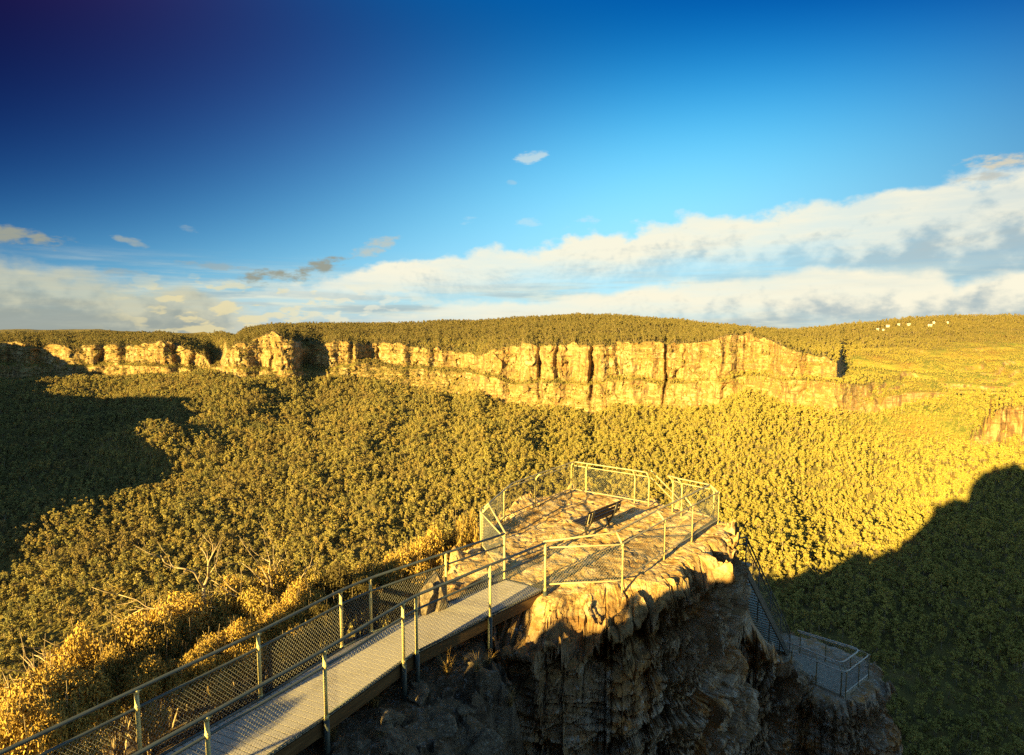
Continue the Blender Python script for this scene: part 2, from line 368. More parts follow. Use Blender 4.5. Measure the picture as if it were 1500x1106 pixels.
def tree_variant(seed):
    g = np.random.default_rng(seed); h = g.uniform(8, 15)
    lobes = []; tr = MB(); top = Vector((g.uniform(-.8, .8), g.uniform(-.8, .8), h * .55))
    tr.tube([(0, 0, -2), (top.x * .3, top.y * .4, h * .25), top], 0, 6, [.34, .28, .2])
    for i in range(int(g.integers(9, 15))):
        an = 2.4 * i + g.uniform(-.5, .5); ro = g.uniform(.6, 2.4 + 1.8 * (seed % 3) / 2) * (1 if i > 1 else .3); z = h * g.uniform(.45, .98) - ro * .5
        rad = g.uniform(.55, 1.65); p = Vector((math.cos(an) * ro, math.sin(an) * ro, z)); lobes.append((*p, rad))
        if i % 2 == 0: tr.tube([top * g.uniform(.7, 1), (top + p) / 2 + Vector((0, 0, -.4)), p], 0, 5, [.14, .1, .05])
    v, q = leaf_cloud(lobes, (460, 420, 480, 230, 440, 400)[seed % 6], .40, .8, .55, seed)
    return tr, v, q
protos = []
for s in range(6):
    tr, v, q = tree_variant(100 + s)
    root = thing('eucalyptus_tree', '', 'tree')
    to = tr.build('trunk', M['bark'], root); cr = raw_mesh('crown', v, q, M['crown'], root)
    protos.append((root, to, cr))

# points for the woods
def scatter():
    A, B_, C = V[:-1, :-1], V[1:, :-1], V[:-1, 1:]
    nrm = np.cross(C - A, B_ - A); ar = np.linalg.norm(nrm, axis=2); nz = np.abs(nrm[..., 2]) / np.maximum(ar, 1e-9)
    Rm = TR[:-1, :-1]; th = TH[None, :-1]; sc = TSC[:-1, :-1]; rowi = np.arange(V.shape[0] - 1)[:, None]
    vis = (np.abs(th) < R(44)) & (Rm > 330) & (Rm < 3300)
    wood = (nz > .55) & vis
    den = np.where(rowi < NF - 1, 1 / 34., np.where(rowi < ND, 1 / 26., 1 / 52.))
    den = np.where(sc > .55, 1 / 16., den) * np.where(sc > .25, 1, 1)
    plan = ar * nz
    lam = np.where(wood, plan * den, 0)
    cliffy = (nz <= .55) & vis & (rowi >= NF) & (rowi < ND)
    lam = np.where(cliffy, ar * np.where((PX[:-1, :-1] > 525) & (PX[:-1, :-1] < 705), .012, .003), lam)
    k = rng.poisson(lam); i, j = np.nonzero(k); rep = k[i, j]; i = np.repeat(i, rep); j = np.repeat(j, rep)
    a, b = rng.random(len(i))[:, None], rng.random(len(i))[:, None]
    p = V[i, j] * (1 - a) * (1 - b) + V[i + 1, j] * a * (1 - b) + V[i, j + 1] * (1 - a) * b + V[i + 1, j + 1] * a * b
    s = .48 + .95 * rng.random(len(p)) ** 1.3
    row = i; s = np.where((row >= NF) & (row < ND), s * .6, s)
    s = np.where(row >= ND, s * .9, s)
    s = np.where(sc[i, j] > .55, s * (.28 + .55 * rng.random(len(p)) ** 1.6), s)
    s = np.where(cliffy[i, j], s * .5, s)
    # clearings and taller stands
    s = s * (1 + .22 * fbm(p[:, 0] / 70, p[:, 1] / 70, 91, 3))
    return p, s
FP, FS = scatter()
HPOS = {}
for h_ in ((1299, 479), (1284, 484), (1293, 485), (1314, 477), (1329, 477), (1360, 478), (1365, 474), (1384, 474)):
    q_ = ground_hit(*h_); HPOS[h_] = tuple(q_); e_ = np.array([q_[0], q_[1]]); e_ /= np.linalg.norm(e_); d_ = FP[:, :2] - q_[:2]; al_ = d_ @ e_; ac_ = d_[:, 0] * e_[1] - d_[:, 1] * e_[0]
    ok_ = ~((al_ > -75) & (al_ < 14) & (np.abs(ac_) < 11)); FP, FS = FP[ok_], FS[ok_]
px_, py_ = pix(FP[:, 0], FP[:, 1], FP[:, 2] + 6)
rad_ = np.hypot(FP[:, 0], FP[:, 1])
frame = (px_ > 4) & (px_ < 1496) & (py_ > 460) & (py_ < 1100)
clear_l = frame & (px_ < 620) & (py_ < 990 - .27 * px_)          # in front of the heath and the boardwalk nothing hides these
clear_r = frame & (px_ > 1322)
near = np.where(clear_l | clear_r, rad_, 1e9)
order = np.argsort(near)
def pick(mask, n):
    o = np.nonzero(mask)[0]; return o[np.argsort(rad_[o])][:n]
il, ir = pick(clear_l, 150), pick(clear_r, 148)
single = np.concatenate([il, ir])
GL = ('golden olive eucalyptus in full sun on the valley slope below the heath shrubs', 'sunlit eucalypts nearest the heath')
GR = ('dark shaded eucalyptus on the valley floor at the bottom right', 'shaded eucalypts in the valley at right')
for n_, k in enumerate(single):
    root = protos[n_ % 6][0]
    o = root if n_ < 6 else dup(root)
    o.location = FP[k]; o.rotation_euler = (0, 0, rng.random() * 6.28); o.scale = [float(FS[k])] * 3
    lab, grp = GL if n_ < len(il) else GR
    o['label'] = lab; o['group'] = grp
keep = np.ones(len(FP), bool); keep[single] = False
FP, FS = FP[keep], FS[keep]

def forest(name, P_, S_, srcs, label=None):
    n = len(P_); me = bpy.data.meshes.new(name); me.vertices.add(n); me.vertices.foreach_set('co', np.asarray(P_, np.float32).ravel())
    for nm, arr in (('sc', S_), ('rot', rng.random(n) * 6.283), ('sz', S_ * (.85 + .35 * rng.random(n)))):
        a = me.attributes.new(nm, 'FLOAT', 'POINT'); a.data.foreach_set('value', np.asarray(arr, np.float32))
    a = me.attributes.new('pick', 'INT', 'POINT'); a.data.foreach_set('value', rng.integers(0, len(srcs), n).astype(np.int32))
    o = link(name, me)
    ng = bpy.data.node_groups.new(name, 'GeometryNodeTree')
    ng.interface.new_socket('Geometry', in_out='INPUT', socket_type='NodeSocketGeometry'); ng.interface.new_socket('Geometry', in_out='OUTPUT', socket_type='NodeSocketGeometry')
    N, L = ng.nodes, ng.links
    gi, go = N.new('NodeGroupInput'), N.new('NodeGroupOutput'); J = N.new('GeometryNodeJoinGeometry')
    for parts in srcs:
        j = N.new('GeometryNodeJoinGeometry')
        for ob in parts:
            oi = N.new('GeometryNodeObjectInfo'); oi.inputs['Object'].default_value = ob; oi.transform_space = 'ORIGINAL'; L.new(oi.outputs['Geometry'], j.inputs[0])
        gti = N.new('GeometryNodeGeometryToInstance'); L.new(j.outputs[0], gti.inputs[0]); L.new(gti.outputs[0], J.inputs[0])
    def att(nm, typ):
        a = N.new('GeometryNodeInputNamedAttribute'); a.data_type = typ; a.inputs['Name'].default_value = nm; return a.outputs[0]
    iop = N.new('GeometryNodeInstanceOnPoints'); L.new(gi.outputs[0], iop.inputs['Points']); L.new(J.outputs[0], iop.inputs['Instance'])
    iop.inputs['Pick Instance'].default_value = True; L.new(att('pick', 'INT'), iop.inputs['Instance Index'])
    cr = N.new('ShaderNodeCombineXYZ'); L.new(att('rot', 'FLOAT'), cr.inputs[2]); L.new(cr.outputs[0], iop.inputs['Rotation'])
    cs = N.new('ShaderNodeCombineXYZ'); s_ = att('sc', 'FLOAT'); L.new(s_, cs.inputs[0]); L.new(s_, cs.inputs[1]); L.new(att('sz', 'FLOAT'), cs.inputs[2]); L.new(cs.outputs[0], iop.inputs['Scale'])
    L.new(iop.outputs[0], go.inputs[0])
    o.modifiers.new('scatter', 'NODES').node_group = ng
    return tag(o, kind='stuff')
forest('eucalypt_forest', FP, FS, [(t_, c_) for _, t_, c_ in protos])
print('forest', len(FP))

# ------------------------------------------------------------------ unseen plateau behind and left: its rim is shaped to throw the valley's shade
V0 = -40.0
def need(p): return p[2] + ((p[0] * SDX + p[1] * SDY) - V0) * TE
def uof(p): return p[0] * SDY - p[1] * SDX
EDGE = [(-70, 890), (0, 848), (25, 824), (50, 804), (100, 763), (150, 745), (200, 730), (238, 714), (264, 676), (298, 606), (290, 583), (216, 583), (104, 580), (116, 558), (104, 532), (74, 516)]
hs = []
for e in EDGE:
    p = ground_hit(*e); hs.append((uof(p), need(p)))
EDGE_R = [(1120, 846), (1180, 836), (1250, 822), (1310, 806), (1345, 792), (1372, 765), (1395, 745), (1405, 730), (1412, 742), (1425, 738), (1436, 712), (1452, 692), (1480, 687), (1500, 683), (1540, 680)]
for e in EDGE_R:
    p = ground_hit(*e); hs.append((uof(p), need(p)))
for h in hs: print('edge u %.0f h %.1f' % h)
# rim heights against distance across the light
hs_l = sorted(hs[:len(EDGE)]); hs_r = sorted(hs[len(EDGE):])
_e = min(h for h in hs[:len(EDGE)]); RIM = [(-3400, 60), (_e[0] - 25, 60)] + [(u, h) for u, h in hs_l] + [(hs_l[-1][0] + 60, -330), (-520, -400), (-300, -260), (-240, -165)] + [(u, h) for u, h in hs_r if u < -12 or u > 5] + [(-9, -14), (-5, -11), (4, -11), (300, 95), (1500, 120)]
RIM = sorted(RIM)
us = np.concatenate([np.arange(-3400, -260, 6.), np.arange(-260, 160, 1.5), np.arange(160, 1500, 8.)])
hh = np.interp(us, *zip(*RIM)); jit = (3.5 * vnoise(us / 9, us * 0, 3) + 2 * vnoise(us / 4, us * 0, 4)) * sstep(6, 60, np.abs(us + 4)); hh = hh + 1.7 * jit
rows = []
for dv, dz in ((70, None), (22, None), (6, -60), (1.5, -18), (0, 0), (-6, 1), (-40, 3), (-200, 10), (-900, 20)):
    z = np.full_like(us, -420.) if dv == 70 else (np.minimum(hh - 120, -300) if dz is None else hh + dz)
    z = np.maximum(z, -425)
    v_ = V0 + dv * (1 if dv < 6 else sstep(20, 120, np.abs(us)) * .9 + .1)
    rows.append(np.stack([us * SDY + v_ * SDX, -us * SDX + v_ * SDY, z], -1))
plateau = grid_mesh('near_plateau', np.array(rows), M['terrain'], attrs={'scrub': np.zeros((len(rows), len(us)))}); tag(plateau, kind='structure')
# ------------------------------------------------------------------ the lookout's own ground and rock
WR = [(-11.2, 2.0), (-7.6, 3.55), (-5.15, 5.65), (-4.06, 7.2), (-3.01, 8.74), (-2.06, 10.28), (-1.86, 10.58), (-0.51, 11.97), (0.74, 13.2)]     # right edge of the boardwalk
WL = [(-11.8, 3.1), (-8.4, 4.5), (-6.3, 6.2), (-5.25, 7.69), (-4.19, 9.2), (-3.26, 10.72), (-2.83, 11.26), (-1.45, 12.54), (-0.15, 13.71)]
def side_dist(x, y, line):                 # signed distance to the right of a polyline
    best = np.full(np.shape(x), 1e9); sg = np.zeros(np.shape(x))
    for (ax, ay), (bx, by) in zip(line, line[1:]):
        dx, dy = bx - ax, by - ay; L = dx * dx + dy * dy
        t_ = np.clip(((x - ax) * dx + (y - ay) * dy) / L, 0, 1); ex, ey = x - ax - t_ * dx, y - ay - t_ * dy
        dd = np.hypot(ex, ey); cr = dy * (x - ax) - dx * (y - ay)
        up = dd < best; best = np.where(up, dd, best); sg = np.where(up, np.sign(cr), sg)
    return best * sg
def ground_z(x, y):
    x = np.asarray(x, float); y = np.asarray(y, float)
    dr = side_dist(x, y, WR); dl = -side_dist(x, y, WL)
    z = -.62 - .02 * np.clip(y - 8, -3, 6)
    z = z - np.where(dr > 0, .22 * dr + 2.0 * np.maximum(dr - 1.15 - .3 * fbm(x / .9, y / .9, 215, 3), 0) ** 1.5, 0)
    z = z - np.where(y < 13.6, 4.2 * np.maximum(x + .3 + .35 * fbm(x / .8, y / .8, 217, 3) - .12 * (10 - y), 0) ** 1.25, 0)
    z = z - np.where(dl > 0, .22 * dl + .10 * np.maximum(dl - 1, 0) ** 1.7, 0)
    z = z - 1.5 * np.maximum(y - 14.2, 0)
    u, v = x * SDY - y * SDX, x * SDX + y * SDY
    top = np.interp(u, [-45, -25, -18, -14, -10.5, -9.4, -9.05, -8.9, -8.75, -8.3, -8.1, -7.98, -7.85, -7.65, -7.45, -6.9, -6.1, -5.6, -5.2, -3.4, 0, 3, 5.5, 9, 16], [-60, -30, -13, -3.5, -.4, .3, .7, 1.2, 1.85, 1.95, 1.9, 1.15, 1.15, 1.3, 2.3, 2.75, 2.95, 3.1, 3.25, 4.35, 4.7, 4.5, 2.6, 2.2, 1.0])  # unseen rise behind the camera, notched to shade and streak the deck
    v1 = np.interp(u, [-10, -6.6, -5, -3], [-1.9, -1.5, .6, 1.6])
    w_ = sstep(v1, v1 - np.interp(u, [-8, -4], [2.6, 1.6]), v)
    z = z * (1 - w_) + np.maximum(top, z) * w_
    rgh = fbm(x / 1.3, y / 1.3, 201, 4) * .3 + np.abs(vnoise(x / .55, y / .55, 205)) * .16
    lay = np.floor((z + rgh) / .16) * .16
    near_ = sstep(-1.2, .2, dr); qx, qy = x * .8 + y * .6 + .3 * vnoise(x, y, 221), y * .8 - x * .6 + .3 * vnoise(x, y, 222)
    rgh = rgh * .6 + near_ * (vor(qx / 1.05, qy / .6, 223, .75, .9, .07, .4) + vor(qx / .38, qy / .26, 224, .28, .9, .1, .4)) * sstep(.1, .5, dr)
    z = z + rgh * .7 * (.25 + .75 * near_) + (lay - z - rgh) * .55 * near_ * sstep(-.2, .2, fbm(x / 1.6, y / 1.6, 209, 2))
    z = np.where((dr < .35) & (dl < .35), np.minimum(z, -.45), z)
    return np.maximum(z, -60)
gx = np.concatenate([np.linspace(-60, -16, 24)[:-1], np.linspace(-16, 7, 330), np.linspace(7, 40, 14)[1:]])
gy = np.concatenate([np.linspace(-45, -7, 16)[:-1], np.linspace(-7, 15.5, 320), np.linspace(15.5, 24, 12)[1:]])
GX, GY = np.meshgrid(gx, gy)
m, t, b = material('rocky ground'); P_ = t.new('ShaderNodeNewGeometry').outputs['Position']
n1 = t.noise(P_, 1.1, 6, .65); n2 = t.noise(P_, 7, 6, .7); n3 = t.noise(P_, 28, 4, .7)
c = t.ramp(n1, [(.33, (.075, .048, .025)), (.45, (.19, .13, .065)), (.55, (.29, .21, .12)), (.64, (.10, .068, .034))])
c = t.mix(t.sm(n2, .53, .62), c, (.34, .30, .23)); c = t.mix(t.sm(n3, .58, .68), c, (.06, .048, .032)); c = t.mix(t.m('MULTIPLY', t.sm(t.noise(P_, 4.2, 5, .7), .58, .63), t.sm(n3, .42, .55)), c, (.42, .42, .38))
nz_ = t.new('ShaderNodeSeparateXYZ', {0: t.new('ShaderNodeNewGeometry').outputs['True Normal']}).outputs[2]
face_ = t.ramp(t.noise(t.vec(P_, (1.2, 1.2, 2.6)), 1, 6, .65), [(.34, (.06, .048, .034)), (.46, (.16, .12, .075)), (.55, (.25, .21, .15)), (.66, (.12, .09, .06))])
c = t.mix(t.sm(nz_, .75, .45), c, t.mix(t.sm(n2, .56, .63), face_, (.26, .26, .23)))
t.put(b.inputs['Base Color'], c); bump(t, b, t.m('ADD', n2, t.m('MULTIPLY', n3, .35)), 1., .2); M['ground'] = m
ground = grid_mesh('lookout_ground', np.stack([GX, GY, ground_z(GX, GY)], -1), M['ground'], smooth=False); tag(ground, kind='structure')

def rock_mat():
    m, t, b = material('weathered sandstone'); g = t.new('ShaderNodeNewGeometry'); P = g.outputs['Position']
    nz = t.new('ShaderNodeSeparateXYZ', {0: g.outputs['True Normal']}).outputs[2]
    big = t.noise(P, .42, 5, .6); mid = t.noise(P, 2.3, 7, .68); fin = t.noise(P, 17, 5, .7)
    bed = t.noise(t.vec(P, (.7, .7, 5.5)), 1, 6, .65)
    drip = t.noise(t.vec(P, (1.3, 1.3, .5)), 1, 5, .6)
    side = t.ramp(big, [(.32, (.14, .105, .07)), (.44, (.29, .205, .115)), (.53, (.40, .33, .23)), (.6, (.42, .22, .065)), (.7, (.22, .17, .12))])
    side = t.mix(t.sm(bed, .5, .62), side, (.27, .18, .09)); side = t.mix(t.m('MULTIPLY', t.sm(drip, .56, .68), .4), side, (.03, .026, .021))
    side = t.mix(t.m('MULTIPLY', t.sm(mid, .55, .63), .75), side, (.47, .42, .33))
    side = t.mix(t.m('MULTIPLY', t.sm(t.noise(P, 6.2, 6, .75), .57, .62), t.sm(fin, .4, .55)), side, (.5, .52, .49))
    top = t.ramp(mid, [(.3, (.22, .115, .03)), (.41, (.40, .25, .08)), (.5, (.52, .36, .14)), (.6, (.62, .48, .26)), (.72, (.36, .20, .055))])
    top = t.mix(t.sm(t.noise(t.vec(P, (1., 1., 9.)), 1, 6, .7), .55, .66), top, (.13, .075, .03))
    top = t.mix(t.m('MULTIPLY', t.sm(fin, .56, .66), .6), top, (.10, .065, .03)); top = t.mix(t.m('MULTIPLY', t.sm(t.noise(P, 5, 5, .7), .58, .66), .7), top, (.45, .38, .24))
    top = t.mix(t.m('MULTIPLY', t.sm(t.noise(P, .9, 6, .7), .54, .63), .5), top, (.17, .105, .045))
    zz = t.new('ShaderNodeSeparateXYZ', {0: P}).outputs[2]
    top = t.mix(t.m('MULTIPLY', t.sm(t.m('ADD', zz, t.m('MULTIPLY', t.m('SUBTRACT', mid, .5), .8)), -.12, -.5), .75), top, t.mix(t.sm(fin, .4, .6), (.20, .105, .035), (.10, .06, .025)))  # shade of the front slab put into the colour: browner lower down
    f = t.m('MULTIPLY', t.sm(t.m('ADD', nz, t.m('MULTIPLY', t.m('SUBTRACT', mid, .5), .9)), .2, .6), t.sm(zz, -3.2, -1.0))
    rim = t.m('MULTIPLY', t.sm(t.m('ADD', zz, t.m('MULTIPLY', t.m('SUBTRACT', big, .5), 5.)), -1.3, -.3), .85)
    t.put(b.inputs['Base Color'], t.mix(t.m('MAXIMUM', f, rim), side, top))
    bump(t, b, t.m('ADD', t.m('ADD', mid, t.m('MULTIPLY', fin, .3)), t.m('MULTIPLY', bed, .7)), .85, .12)
    return m
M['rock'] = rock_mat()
def outcrop(name, c, rim, zrim, bottom, drop, seed, ncol, nface, deep=26., lean=0., topamp=1., vis=9.):
    """a rock column: rounded rim outline, uneven top sheet, bedded and jointed side down to `bottom`"""
    c = np.array(c, float); P_ = np.array(rim, float)
    ang = np.arctan2(P_[:, 1] - c[1], P_[:, 0] - c[0]); o = np.argsort(ang); ang = ang[o]; rad = np.hypot(*(P_[o] - c).T)
    A = np.interp(np.linspace(0, 1, ncol, endpoint=False), [0, .04, .86, 1], [-math.pi, -2.75, .35, math.pi])   # finer towards the open valley side
    aa = np.concatenate([ang - 2 * math.pi, ang, ang + 2 * math.pi]); rr = np.tile(rad, 3)
    rim_r = np.interp(A, aa, rr); k = np.ones(max(3, ncol // 60)) / max(3, ncol // 60)
    rim_r = np.convolve(np.concatenate([rim_r[-ncol:], rim_r, rim_r[:ncol]]), k, 'same')[ncol:2 * ncol]
    ca, sa = np.cos(A), np.sin(A); ex, ey = c[0] + rim_r * ca, c[1] + rim_r * sa
    arc = np.concatenate([[0], np.cumsum(np.hypot(np.diff(ex), np.diff(ey)))])
    zr = np.array([zrim(a, b_) for a, b_ in zip(ex, ey)]); dw, dh = zip(*[drop(a, b_) for a, b_ in zip(ex, ey)]); dw = np.array(dw); dh = np.array(dh)
    wrapf = np.minimum(arc, arc[-1] - arc); wf = sstep(0, 2, wrapf)
    rim_v = vor(arc / .8, 0 * arc + .5, seed + 3, .45, .8, .08, .4) * wf; rim_d = (.25 * fbm(arc / 1.4, 0 * arc, seed, 4) + .22 * cell(arc / .9 + .4 * vnoise(arc / 2, 0 * arc, seed + 2), seed + 1)) * wf
    rows = []
    for q in np.linspace(.02, 1, 90):
        r = (rim_r + (rim_d + rim_v) * q ** 6) * q; x, y = c[0] + r * ca, c[1] + r * sa
        inn = rim_r * (1 - q); z0 = np.array(zr)
        al, ac = x * .62 + y * .79, x * .79 - y * .62; fq = fbm(al / 3.4, ac / 1.5, seed + 9, 4) * 3.2; ledge = (np.floor(fq) + sstep(.55, .95, fq - np.floor(fq))) * .05
        tx = .05 * fbm(x / .5, y / .5, seed + 10, 4) + .03 * np.abs(vnoise(x / .17, y / .17, seed + 12))
        lines = -.05 * np.exp(-(np.abs(vnoise((x * .79 - y * .62) / 1.1, (x * .62 + y * .79) / 7, seed + 13)) / .035) ** 2)
        edge = sstep(dw, 0, inn)
        fb = fbm(al / 1.6, ac / .8, seed + 15, 3) * 4; big = edge * (.10 * fbm(x / .7, y / .7, seed + 14, 5) + vor(al / 1.1, ac / .6, seed + 16, .52, .9, .08, .4) + vor(al / .4, ac / .25, seed + 17, .2, .8, .1, .4) + .13 * (np.floor(fb) + sstep(.7, .95, fb - np.floor(fb))))
        z = z0 + (ledge + tx + lines) * topamp + big - dh * edge ** 1.3
        rows.append(np.stack([x, y, z], -1))
    last = rows[-1][:, 2]
    tt = np.concatenate([np.linspace(.03, vis, nface), np.linspace(vis, deep, 50)[1:], [deep + 1]])
    for t_ in tt:
        h = t_ if t_ <= deep else deep
        z = last - t_ if t_ <= deep else np.full_like(last, bottom)
        q = arc + .5 * vnoise(arc / 2.1, z / 1.6, seed + 20) + .16 * vnoise(arc / .5, z / .5, seed + 21)
        zz = z + .35 * vnoise(arc / 3.2, z / 2, seed + 22) + .06 * arc
        i_, f_ = np.floor(q / 2.6), None
        fac = .5 * vnoise(q / 3.1, z / 7, seed + 23) + vor(q / 2.5, zz / .95, seed + 24, .46, .6, .06, .35)
        sml = vor(q / 1.0, zz / .34, seed + 25, .22, .8, .09, .4) + vor(q / .42, zz / .14, seed + 45, .06, .9, .1, .4)
        lay = .17 * cell(zz / .62 + .3 * vnoise(arc / .9, z * 0, seed + 27), seed + 26) + .08 * cell(zz / .24 + .5 * vnoise(arc / 1.4, z * 0, seed + 27), seed + 28) + .17 * cell(zz / 1.5, seed + 29)
        fin = .09 * fbm(arc / .4, z / .4, seed + 30, 4, .6) + .12 * fbm(arc / 1.9, z / 1.6, seed + 31, 3)
        cr = -.28 * np.exp(-(np.abs(vnoise(q / 1.9, z / 5, seed + 33)) / .05) ** 2)
        cave = -.9 * np.exp(-((arc - arc[np.argmin((ex - 5.6) ** 2 + (ey - 15.6) ** 2)]) / .8) ** 2 - ((z + 3.6) / .55) ** 2) if seed == 300 else 0
        d = (fac + sml + lay + fin + cr + cave) * sstep(0, .5, h) * wf
        r = rim_r + rim_d + rim_v * math.exp(-(h / .9) ** 1.5) + d + lean * h - .12 * sstep(0, .4, h)
        rows.append(np.stack([c[0] + r * ca, c[1] + r * sa, z], -1))
    V_ = np.array(rows)
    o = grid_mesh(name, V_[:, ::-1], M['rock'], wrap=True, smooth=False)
    return tag(o, kind='structure')
PULPIT = [(-1.3, 12.9), (-.6, 12.2), (.5, 11.75), (1.3, 11.9), (2.1, 12.25), (2.9, 12.65), (3.7, 13.3), (4.8, 14.5), (5.85, 15.75), (6.8, 16.85), (7.2, 17.7), (7.05, 18.6), (6.2, 19.6), (5.3, 20.4), (3.4, 21.7), (2.1, 22.1), (.7, 20.3), (-.5, 18.6), (-1.35, 16.4), (-1.7, 14.3)]
def p_drop(x, y):
    f = float(sstep(13.6, 12.4, y)); return .55 + 1.0 * f, .22 + .55 * f
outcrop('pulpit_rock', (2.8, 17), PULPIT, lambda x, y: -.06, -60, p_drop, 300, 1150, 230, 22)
LOW = [(11.3, 25.9), (11.4, 24.0), (12.3, 22.8), (13.4, 22.0), (14.5, 22.3), (15.7, 23.0), (16.2, 24.3), (15.9, 26.2), (14.2, 27.6), (12.3, 28.0)]
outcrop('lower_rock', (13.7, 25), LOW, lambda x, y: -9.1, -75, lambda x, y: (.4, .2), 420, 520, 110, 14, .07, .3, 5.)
MID = [(6.6, 20.6), (7.6, 20.1), (8.7, 20.7), (10.4, 21.6), (12.3, 22.7), (13.2, 24.6), (11.8, 27), (8.4, 25.2), (6.5, 22.4)]
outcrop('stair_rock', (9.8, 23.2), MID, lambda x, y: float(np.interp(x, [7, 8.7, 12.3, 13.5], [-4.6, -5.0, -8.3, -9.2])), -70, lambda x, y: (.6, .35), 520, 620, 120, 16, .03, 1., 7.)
# ------------------------------------------------------------------ steelwork
def paint(name, col, rough=.45, var=.25, metal=0.):
    m, t, b = material(name); O = t.new('ShaderNodeTexCoord').outputs['Object']
    n = t.noise(O, 3, 5, .65); c = t.mix(t.sm(n, .35, .7), col, [x * (1 - var) for x in col])
    c = t.mix(t.m('MULTIPLY', t.sm(t.noise(O, 24, 4, .7), .6, .7), .5), c, (.16, .12, .07))
    t.put(b.inputs['Base Color'], c); b.inputs['Roughness'].default_value = rough; b.inputs['Metallic'].default_value = metal; b.inputs['Specular IOR Level'].default_value = .4
    return m
M['post'] = paint('cream painted steel', (.62, .53, .22)); M['rail'] = paint('grey green galvanised pipe', (.095, .115, .105), .42, .3, .3)
M['lrail'] = paint('pale galvanised pipe', (.34, .30, .17), .42); M['dark_rail'] = paint('dark weathered pipe', (.10, .11, .10), .45, .3, .3)
M['silver_rail'] = paint('silver grey pipe', (.62, .60, .50), .4)
M['wire'] = paint('galvanised wire', (.34, .34, .30), .4, .2, .3); M['lwire'] = paint('weathered wire', (.22, .22, .18), .5, .2, .2)
M['leg'] = paint('dark green steel leg', (.05, .065, .055)); M['bench_steel'] = paint('black bench steel', (.02, .02, .02), .4); M['bench_end'] = paint('pale bench bracket', (.38, .33, .2), .5)
m, t, b = material('brown stained timber'); O = t.new('ShaderNodeTexCoord').outputs['Object']
t.put(b.inputs['Base Color'], t.ramp(t.noise(t.vec(O, (1, 1, 14)), 2, 5, .6), [(.3, (.07, .04, .018)), (.6, (.14, .085, .035)), (.75, (.18, .12, .06))])); M['timber'] = m
m, t, b = material('dark stained slats'); O = t.new('ShaderNodeTexCoord').outputs['Object']
t.put(b.inputs['Base Color'], t.ramp(t.noise(t.vec(O, (2, 20, 20)), 1, 4, .6), [(.3, (.015, .013, .011)), (.7, (.04, .034, .028))])); b.inputs['Roughness'].default_value = .5; M['slat'] = m
m, t, b = material('grey composite decking'); P_ = t.new('ShaderNodeNewGeometry').outputs['Position']; fs = t.noise(P_, 130, 3, .7); bs = t.noise(P_, 1.6, 4, .6)
c = t.mix(t.sm(fs, .4, .65), (.27, .25, .21), (.52, .48, .40)); c = t.mix(t.m('MULTIPLY', t.sm(bs, .5, .7), .5), c, (.27, .24, .18))
t.put(b.inputs['Base Color'], c); bump(t, b, fs, .6, .004); M['deck'] = m
m, t, b = material('concrete'); P_ = t.new('ShaderNodeNewGeometry').outputs['Position']
t.put(b.inputs['Base Color'], t.ramp(t.noise(P_, 5, 6, .7), [(.35, (.26, .23, .165)), (.6, (.42, .385, .29)), (.72, (.32, .27, .18))])); M['concrete'] = m

def mesh_panel(name, a, b_, ha, hb, parent, pitch=.066, r=.0021, mat='wire', lift=.05):
    """chain-link between two posts: every wire a thin prism, crossing in diamonds; ha/hb = (low, high) at each end"""
    a, b_ = Vector(a), Vector(b_); L = (b_ - a).length; e = (b_ - a) / L; H = ((ha[1] - ha[0]) + (hb[1] - hb[0])) / 2
    nrm = Vector((e.y, -e.x, 0)).normalized(); v = []; q = []
    kx = 1.25
    def P_(s, t_):
        f = s / L; lo = ha[0] + (hb[0] - ha[0]) * f; hi = ha[1] + (hb[1] - ha[1]) * f
        base = a + e * s; return Vector((base.x, base.y, base.z + lo + (hi - lo) * t_ / H))
    for sg in (1, -1):
        c = -H / kx if sg > 0 else 0.; end = L if sg > 0 else L + H / kx
        while c < end:
            pts = []                        # t = kx*(s-c) or kx*(c-s)
            s0, s1 = (c, c + H / kx) if sg > 0 else (c - H / kx, c)
            lo, hi = max(0, s0), min(L, s1)
            if hi - lo > .01:
                t0 = kx * (lo - c) * sg; t1 = kx * (hi - c) * sg
                if sg < 0: t0, t1 = kx * (c - lo), kx * (c - hi)
                p0, p1 = P_(lo, min(max(t0, 0), H)), P_(hi, min(max(t1, 0), H))
                off = nrm * (.0016 * sg); d = (p1 - p0).normalized(); w_ = d.cross(nrm) * r; n_ = nrm * r; k = len(v)
                for p in (p0, p1): v += [p + off + w_, p + off - w_ * .5 + n_ * .87, p + off - w_ * .5 - n_ * .87]
                q += [(k, k + 1, k + 4, k + 3), (k + 1, k + 2, k + 5, k + 4), (k + 2, k, k + 3, k + 5)]
            c += pitch
    return raw_mesh(name, np.array([tuple(p) for p in v]), np.array(q), M[mat], parent, True)

